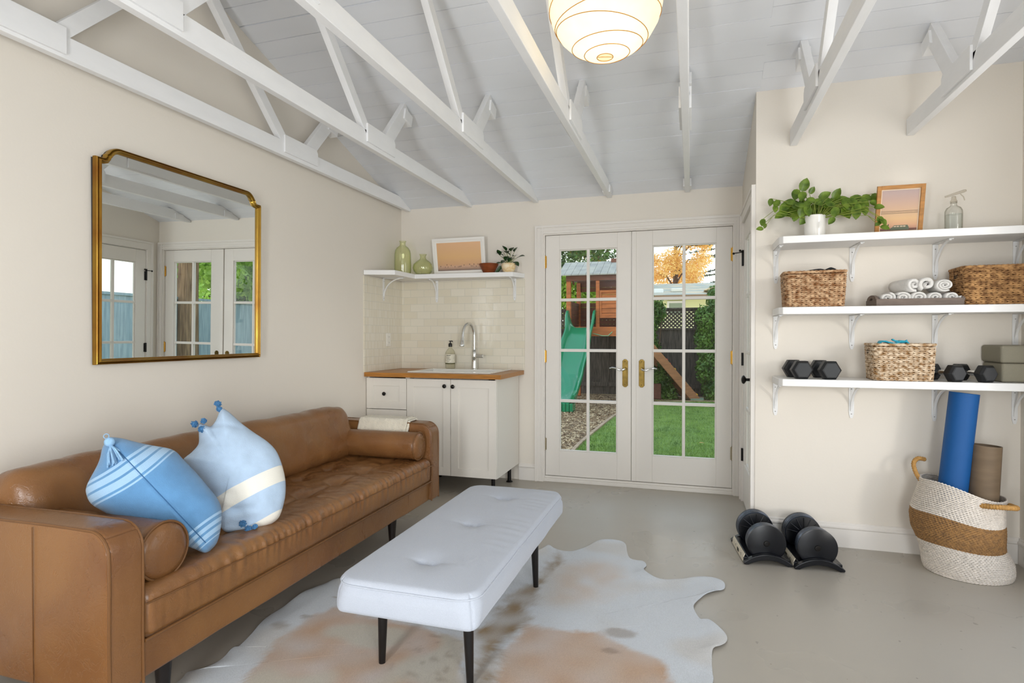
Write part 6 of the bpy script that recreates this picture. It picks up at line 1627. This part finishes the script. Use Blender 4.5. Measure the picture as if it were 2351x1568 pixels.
# slide
sl = thing('plastic_slide', 'green plastic slide coming down from the playhouse to the wood chips', 'slide', (-2.17, 10.4, GZ))
path = [(-2.150, 11.86, 1.41), (-2.152, 11.70, 1.40), (-2.158, 11.50, 1.26), (-2.170, 11.25, .99), (-2.185, 11.02, .73), (-2.20, 10.80, .53), (-2.215, 10.62, .36), (-2.23, 10.42, .18), (-2.24, 10.26, .09), (-2.25, 10.10, .06)]
P = []
PP = [Vector(p) for p in path]
for i in range(len(PP) - 1):
    a, b0, c, d = PP[max(0, i - 1)], PP[i], PP[i + 1], PP[min(len(PP) - 1, i + 2)]
    for t in range(5): u = t / 5; P.append(.5 * ((2 * b0) + (c - a) * u + (2 * a - 5 * b0 + 4 * c - d) * u * u + (3 * b0 - a - 3 * c + d) * u ** 3))
P.append(PP[-1]); rings = []
for i, p in enumerate(P):
    f_ = i / (len(P) - 1); d = (P[min(i + 1, len(P) - 1)] - P[max(0, i - 1)]).normalized(); side = Vector((1, 0, 0)); up = side.cross(d); up = up if up.z > 0 else -up
    hgt = .13 + .20 * math.exp(-((f_ - .07) / .07) ** 2) + .02 * math.sin(f_ * 22); w = .245 + .012 * math.sin(f_ * 22)
    cs = []
    for k in range(13):
        a = -1 + 2 * k / 12; cs.append((w * (abs(a) ** .8) * (1 if a > 0 else -1) * 1.0, hgt * abs(a) ** 5 if abs(a) < 1 else hgt))
    cs2 = [(cs[-1][0] + .035, cs[-1][1] + .012), (cs[-1][0] + .05, cs[-1][1] - .015), (cs[-1][0] + .03, cs[-1][1] - .05), (cs[-1][0] + .028, cs[-1][1] - .12)] + [(x * 1.03, y - .035) for x, y in cs[::-1][1:-1]] + [(cs[0][0] - .028, cs[0][1] - .12), (cs[0][0] - .03, cs[0][1] - .05), (cs[0][0] - .05, cs[0][1] - .015), (cs[0][0] - .035, cs[0][1] + .012)]
    rings.append([p + side * x + up * y for x, y in cs + cs2])
MB().ring_tube(rings).build('slide_chute', GP, sl, angle=60)
b = MB()
for k in range(8): x = -2.25 - .26 + .065 * k; b.box(x, x + .058, 10.08, 10.34, GZ - .01, .045)
b.build('slide_foot', GP, sl, smooth=False, bevel=.008)
# climbing ramp with holds
rm = thing('climbing_ramp', 'sloping cedar climbing ramp with coloured holds seen through the right french door', 'climbing ramp', (-.35, 12.5, GZ))
ra, rb_ = Vector((-1.02, 12.25, 1.34)), Vector((.13, 12.62, GZ + .03)); d = (rb_ - ra).normalized(); s4 = Vector((-d.y, d.x, 0)).normalized(); nn = d.cross(s4).normalized(); nn = nn if nn.z > 0 else -nn
def plank(y0, y1, t0, t1, z0, z1, name, m):
    Mx = Matrix((( d.x, s4.x, nn.x, ra.x), (d.y, s4.y, nn.y, ra.y), (d.z, s4.z, nn.z, ra.z), (0, 0, 0, 1)))
    return MB().box(t0, t1, y0, y1, z0, z1, Mx).build(name, m, rm, smooth=False, bevel=.004)
Lr = (rb_ - ra).length
CEDARL = mat('light_cedar', '#a06c48', .65, var=.2, vscale=6, stretch=(1, 1, 5))
plank(-.05, -.01, 0, Lr, -.13, .035, 'side_rail', CEDARL); plank(.60, .64, 0, Lr, -.13, .035, 'side_rail', CEDARL)
for k in range(9): plank(-.01, .60, .05 + k * (Lr - .1) / 9, .05 + (k + .93) * (Lr - .1) / 9, -.02, .0, 'ramp_board', CEDARD)
HC = {'red': mat('red_hold', '#c22b1d', .4), 'yellow': mat('yellow_hold', '#e3a912', .4), 'green': mat('dark_green_hold', '#1f5a4a', .4)}
for t_, o_, c in ((.44, .06, 'red'), (.50, .09, 'red'), (.58, .05, 'yellow'), (.72, .12, 'green'), (.80, .08, 'green'), (.86, .10, 'red'), (.91, .3, 'green'), (.945, .08, 'red'), (.955, .04, 'yellow')):
    c_ = ra + d * Lr * t_ + s4 * o_ + nn * .03
    MB().sphere(tuple(c_), .042, 10, 7, (1, 1, .8)).build('climbing_hold', HC[c], rm)
MB().box(-.02, .24, 12.45, 12.78, GZ - .02, GZ + .05).build('concrete_footing', mat('mossy_concrete', '#77836c', .9), rm, smooth=False, bevel=.008)
tag(MB().box(-.98, -.62, 12.70, 13.0, GZ, .22).build('brick_planter', mat('red_brown_brick', '#6d4334', .85, var=.2, vscale=20), None, smooth=False, bevel=.01), 'low red brown planter box behind the ramp foot', 'planter')

# shrubs and trees
def leaves(b, n, pick, size, rn, asp=.55, flat=.0):
    for k in range(n):
        c, nrm = pick(rn); nrm = Vector(nrm); nrm = (nrm + Vector((rn.gauss(0, .6), rn.gauss(0, .6), rn.gauss(0, .5) + .25))).normalized(); u, w = frame_axis(nrm); a = rn.uniform(0, 2 * PI)
        e1 = (u * math.cos(a) + w * math.sin(a)) * size * rn.uniform(.7, 1.3); e2 = nrm.cross(e1).normalized() * e1.length * asp
        n0 = len(b.v); c = Vector(c); b.v += [tuple(c - e1), tuple(c - e2 + e1 * .1), tuple(c + e1), tuple(c + e2 + e1 * .1)]; b.f.append([n0, n0 + 1, n0 + 2, n0 + 3]); b.m.append(0)
def clump(blobs, shell=.55):
    W = [r[3] * r[4] * r[5] for r in blobs]; T_ = sum(W)
    def f(rn):
        q = rn.random() * T_; i = 0
        while q > W[i] and i < len(W) - 1: q -= W[i]; i += 1
        x, y, z, rx, ry, rz = blobs[i]; d = Vector((rn.gauss(0, 1), rn.gauss(0, 1), rn.gauss(0, 1))).normalized(); r = shell + (1 - shell) * rn.random() ** .6
        return (x + d.x * rx * r, y + d.y * ry * r, z + d.z * rz * r), d
    return f
SHRUB = leafmat('shrub_leaf', '#2c5219', '#6f9638', .45, .2, 4)
LIME = leafmat('lime_hedge_leaf', '#6f9a1e', '#b7d23c', .5, .35, 3)  # lime green is the hedge's own leaf colour
DKTREE = leafmat('dark_tree_leaf', '#2d4a22', '#6f8f33', .5, .25, 1.2)
GOLDL = leafmat('autumn_leaf', '#e0ab3c', '#ffe496', .5, .45, 1.4)
CONIF = leafmat('conifer_needle', '#2c3f2e', '#4c6143', .6, .15, 2)
BARK = mat('grey_brown_bark', '#5d4a39', .9, bump=.8, bscale=14, stretch=(1, 1, .2), var=.2, vscale=5)
REDW = mat('redwood_bark', '#9a7c5e', .9, color2='#5a4433', vscale=7, stretch=(4, 4, .35), bump=1.0, bscale=12)
rnd = random.Random(77)
def shrub(label, x, y, w, d_, z0, z1, n, m=SHRUB, size=.034, name='leafy_shrub', cat_='shrub', group=None, nb=10, trunk=True):
    t = thing(name, label, cat_, (x, y, GZ), 0, group); bl = []
    for k in range(nb):
        f = k / (nb - 1); z = z0 + (z1 - z0) * f; q = 1 - .35 * f
        bl.append((x + rnd.uniform(-.25, .25) * w * q, y + rnd.uniform(-.25, .25) * d_, z, w * .5 * rnd.uniform(.55, .9) * q, d_ * .5 * rnd.uniform(.6, .9), (z1 - z0) / nb * 1.6))
    b = MB(); leaves(b, n, clump(bl, .35), size, rnd); b.build('foliage', m, t, smooth=False)
    if trunk:
        b = MB()
        for k in range(3): b.tube([(x + (k - 1) * .05, y, GZ), (x + (k - 1) * .12, y + .03, (z0 + z1) / 2), (x + (k - 1) * .2, y, z1 - .1)], .02, 7, rr=[.025, .016, .006])
        b.build('stem', BARK, t)
    return t
shrub('green shrub left of centre in the right french door, climbing the dark fence', -.80, 13.10, .62, .5, .1, 1.98, 7000)
shrub('taller green shrub at the right side of the right french door, against the fence', .36, 12.98, .72, .5, .1, 2.02, 9000)
shrub('low green shrub in the shade under the climbing ramp', -.55, 12.92, .8, .35, 0, .55, 2200, nb=4, trunk=False)
shrub('bright lime green hedge rising behind the fence beside the playhouse', -3.0, 14.6, 4.6, .9, .3, 2.75, 16000, LIME, .05, 'leafy_hedge', 'hedge', nb=16, trunk=False)
shrub('green shrub by the fence, seen in the mirror through the double doors', 2.3, 12.7, 1.5, .8, 0, 2.6, 7000, SHRUB, .045)
shrub('dark green shrub mass in the garden, seen at the left of the mirrored doors', 5.6, 12.6, 3.2, 1.2, 0, 3.4, 12000, SHRUB, .06, nb=14)
def tree(label, x, y, w, z0, z1, n, m, size, tr=.16, bark=BARK, name='garden_tree', nb=16, dens=.2, lean=0.0, group=None):
    t = thing(name, label, 'tree', (x, y, GZ), 0, group); bl = []; br = MB()
    top = Vector((x + lean, y, z1 * .86)); br.tube([(x, y, GZ), (x + lean * .4, y, z0), top], tr, 12, rr=[tr * 1.25, tr, tr * .2])
    for k in range(nb):
        a = rnd.uniform(0, 2 * PI); f = rnd.random(); z = z0 + (z1 - z0) * f; r = w * .5 * math.sqrt(rnd.random()) * (1 - .5 * abs(f - .4))
        c = Vector((x + lean * f + r * math.cos(a), y + r * math.sin(a) * .6, z)); s5 = w * .17 * rnd.uniform(.7, 1.2)
        bl.append((c.x, c.y, c.z, s5, s5, s5 * .8)); br.tube([(x + lean * f, y, max(z0 * .8, z - .6)), tuple((c + Vector((x + lean * f, y, z))) / 2), tuple(c)], .03, 6, rr=[tr * .35, tr * .2, tr * .06])
    br.build('trunk_and_branches', bark, t); b = MB(); leaves(b, n, clump(bl, dens), size, rnd); b.build('foliage', m, t, smooth=False)
    return t
tree('dark green and yellow tree rising behind the playhouse roof', -4.7, 19.0, 5.2, 2.2, 6.4, 8500, DKTREE, .075, nb=22)
tree('golden green tree behind the right slope of the playhouse roof', -3.2, 21.0, 3.2, 2.4, 6.6, 7000, leafmat('yellow_green_leaf', '#55702a', '#d0b63c', .5, .35, 1.2), .075, nb=18)
tree('tall golden autumn tree behind the neighbouring house', -.65, 25.0, 3.0, 2.5, 7.8, 20000, GOLDL, .046, tr=.12, nb=30)
# conifer with tiers of sparse boughs
t = thing('conifer_tree', 'dark conifer with sparse level branches right of the golden tree', 'tree', (1.25, 27, GZ))
MB().tube([(1.25, 27, GZ), (1.3, 27, 8)], .15, 10, rr=[.2, .06]).build('trunk', BARK, t)
b = MB(); bb_ = MB()
for k in range(34):
    z = 2.6 + 5.2 * k / 33 + rnd.uniform(-.05, .05); a = rnd.uniform(0, 2 * PI); L = (1.75 - .12 * (z - 2.6)) * rnd.uniform(.5, 1.1); e = Vector((1.27 + math.cos(a) * L, 27 + math.sin(a) * L, z - .18)); s6 = Vector((1.27, 27, z))
    bb_.tube([s6, e], .02, 5, rr=[.028, .008])
    bl = [tuple(s6 + (e - s6) * f) + (.20 * (1.2 - f), .20, .05) for f in (.3, .5, .7, .85, 1)]; leaves(b, 115, clump(bl, .1), .05, rnd, .35)
bb_.build('bough', BARK, t); b.build('foliage', CONIF, t, smooth=False)
# trees only the mirror shows
for i, (x, y, r, l_) in enumerate(((4.15, 8.8, .17, 'ridged redwood trunk nearer the left in the mirrored garden'), (5.55, 9.9, .24, 'wider pale redwood trunk at the centre of the mirrored double doors'))):
    t = thing('redwood_tree', l_, 'tree', (x, y, GZ)); prof5 = [(r * 1.25, GZ), (r * 1.05, .5), (r, 1.5), (r * .95, 3.5), (r * .8, 7)]
    dense = []
    for (ra_, za), (rb2, zb3) in zip(prof5, prof5[1:]):
        for k in range(8): dense.append((ra_ + (rb2 - ra_) * k / 8, za + (zb3 - za) * k / 8))
    MB().lathe(dense, (x, y, 0), 60, wob=lambda a, z: 1 + .05 * math.sin(a * 17 + z * .8) + .03 * math.sin(a * 31 - z)).build('trunk', REDW, t, angle=180)
    b = MB(); bl = [(x + rnd.uniform(-1.5, 1.5), y + rnd.uniform(.6, 2.2), rnd.uniform(2.2, 4.6), .5, .5, .4) for k in range(12)]; leaves(b, 6000, clump(bl, .2), .07, rnd); b.build('foliage', leafmat('bright_green_leaf', '#6a9a2a', '#c4e070', .5, .45, 2) if i == 0 else MATS['bright_green_leaf'], t, smooth=False)
tree('broad green tree at the back of the mirrored garden', 9.5, 17.0, 7.5, 1.2, 6.0, 12000, MATS['bright_green_leaf'], .11, nb=26)

# neighbouring house
CREAMW = mat('cream_render', '#d9d6a4', .85); ROOFT = mat('pale_roof_tile', '#d8c8ae', .85, color2='#a9b3ae', vscale=3, stretch=(.4, 3, 3), contrast=(.42, .6))
h = thing('neighbouring_house', 'cream house with a low pale roof beyond the garden fence', 'house', (1.5, 20, GZ))
MB().box(-1.25, 8, 18.4, 23, GZ, 2.42).build('wall', CREAMW, h, smooth=False)
b = MB(); z = 0
for k in range(9): y0, y1 = 18.0 + .36 * k, 18.36 + .36 * k; b.prism([(y0, 2.44 + .072 * k), (y1, 2.50 + .072 * k), (y1, 2.47 + .072 * k), (y0, 2.40 + .072 * k)], 'x', -1.45, 8.2)
b.prism([(21.2, 3.06), (24.4, 2.4), (24.4, 2.36), (21.2, 3.0)], 'x', -1.45, 8.2).build('roof', ROOFT, h, smooth=False)
MB().box(-1.45, 8.2, 17.95, 18.02, 2.36, 2.46).build('gutter', mat('brown_gutter', '#8b6f55', .6), h, smooth=False)
MB().prism([(.35, 2.62), (1.15, 3.02), (1.95, 2.62)], 'y', 18.5, 20.5).build('dormer', mat('peach_render', '#e2c9a0', .85), h, smooth=False)
w_ = MB().box(-.72, -.66, 18.36, 18.40, 1.9, 2.28).box(-.28, -.22, 18.36, 18.40, 1.9, 2.28).box(-.72, -.22, 18.36, 18.40, 2.24, 2.30).build('window_frame', TRIMM, h, smooth=False)
MB().box(-.66, -.28, 18.38, 18.395, 1.9, 2.24).build('window_pane', mat('dull_window', '#8f9a86', .2), w_, smooth=False)
MB().box(-1.35, -.85, 18.8, 19.3, 2.55, 2.72).build('skylight', mat('pale_dome', '#eeeeea', .3), h, smooth=False, bevel=.03)
MB().box(-.62, -.22, 18.9, 19.3, 2.62, 2.74).build('roof_vent', mat('pale_vent', '#e6e0d2', .5), h, smooth=False, bevel=.03)
S.view_layers[0].update()
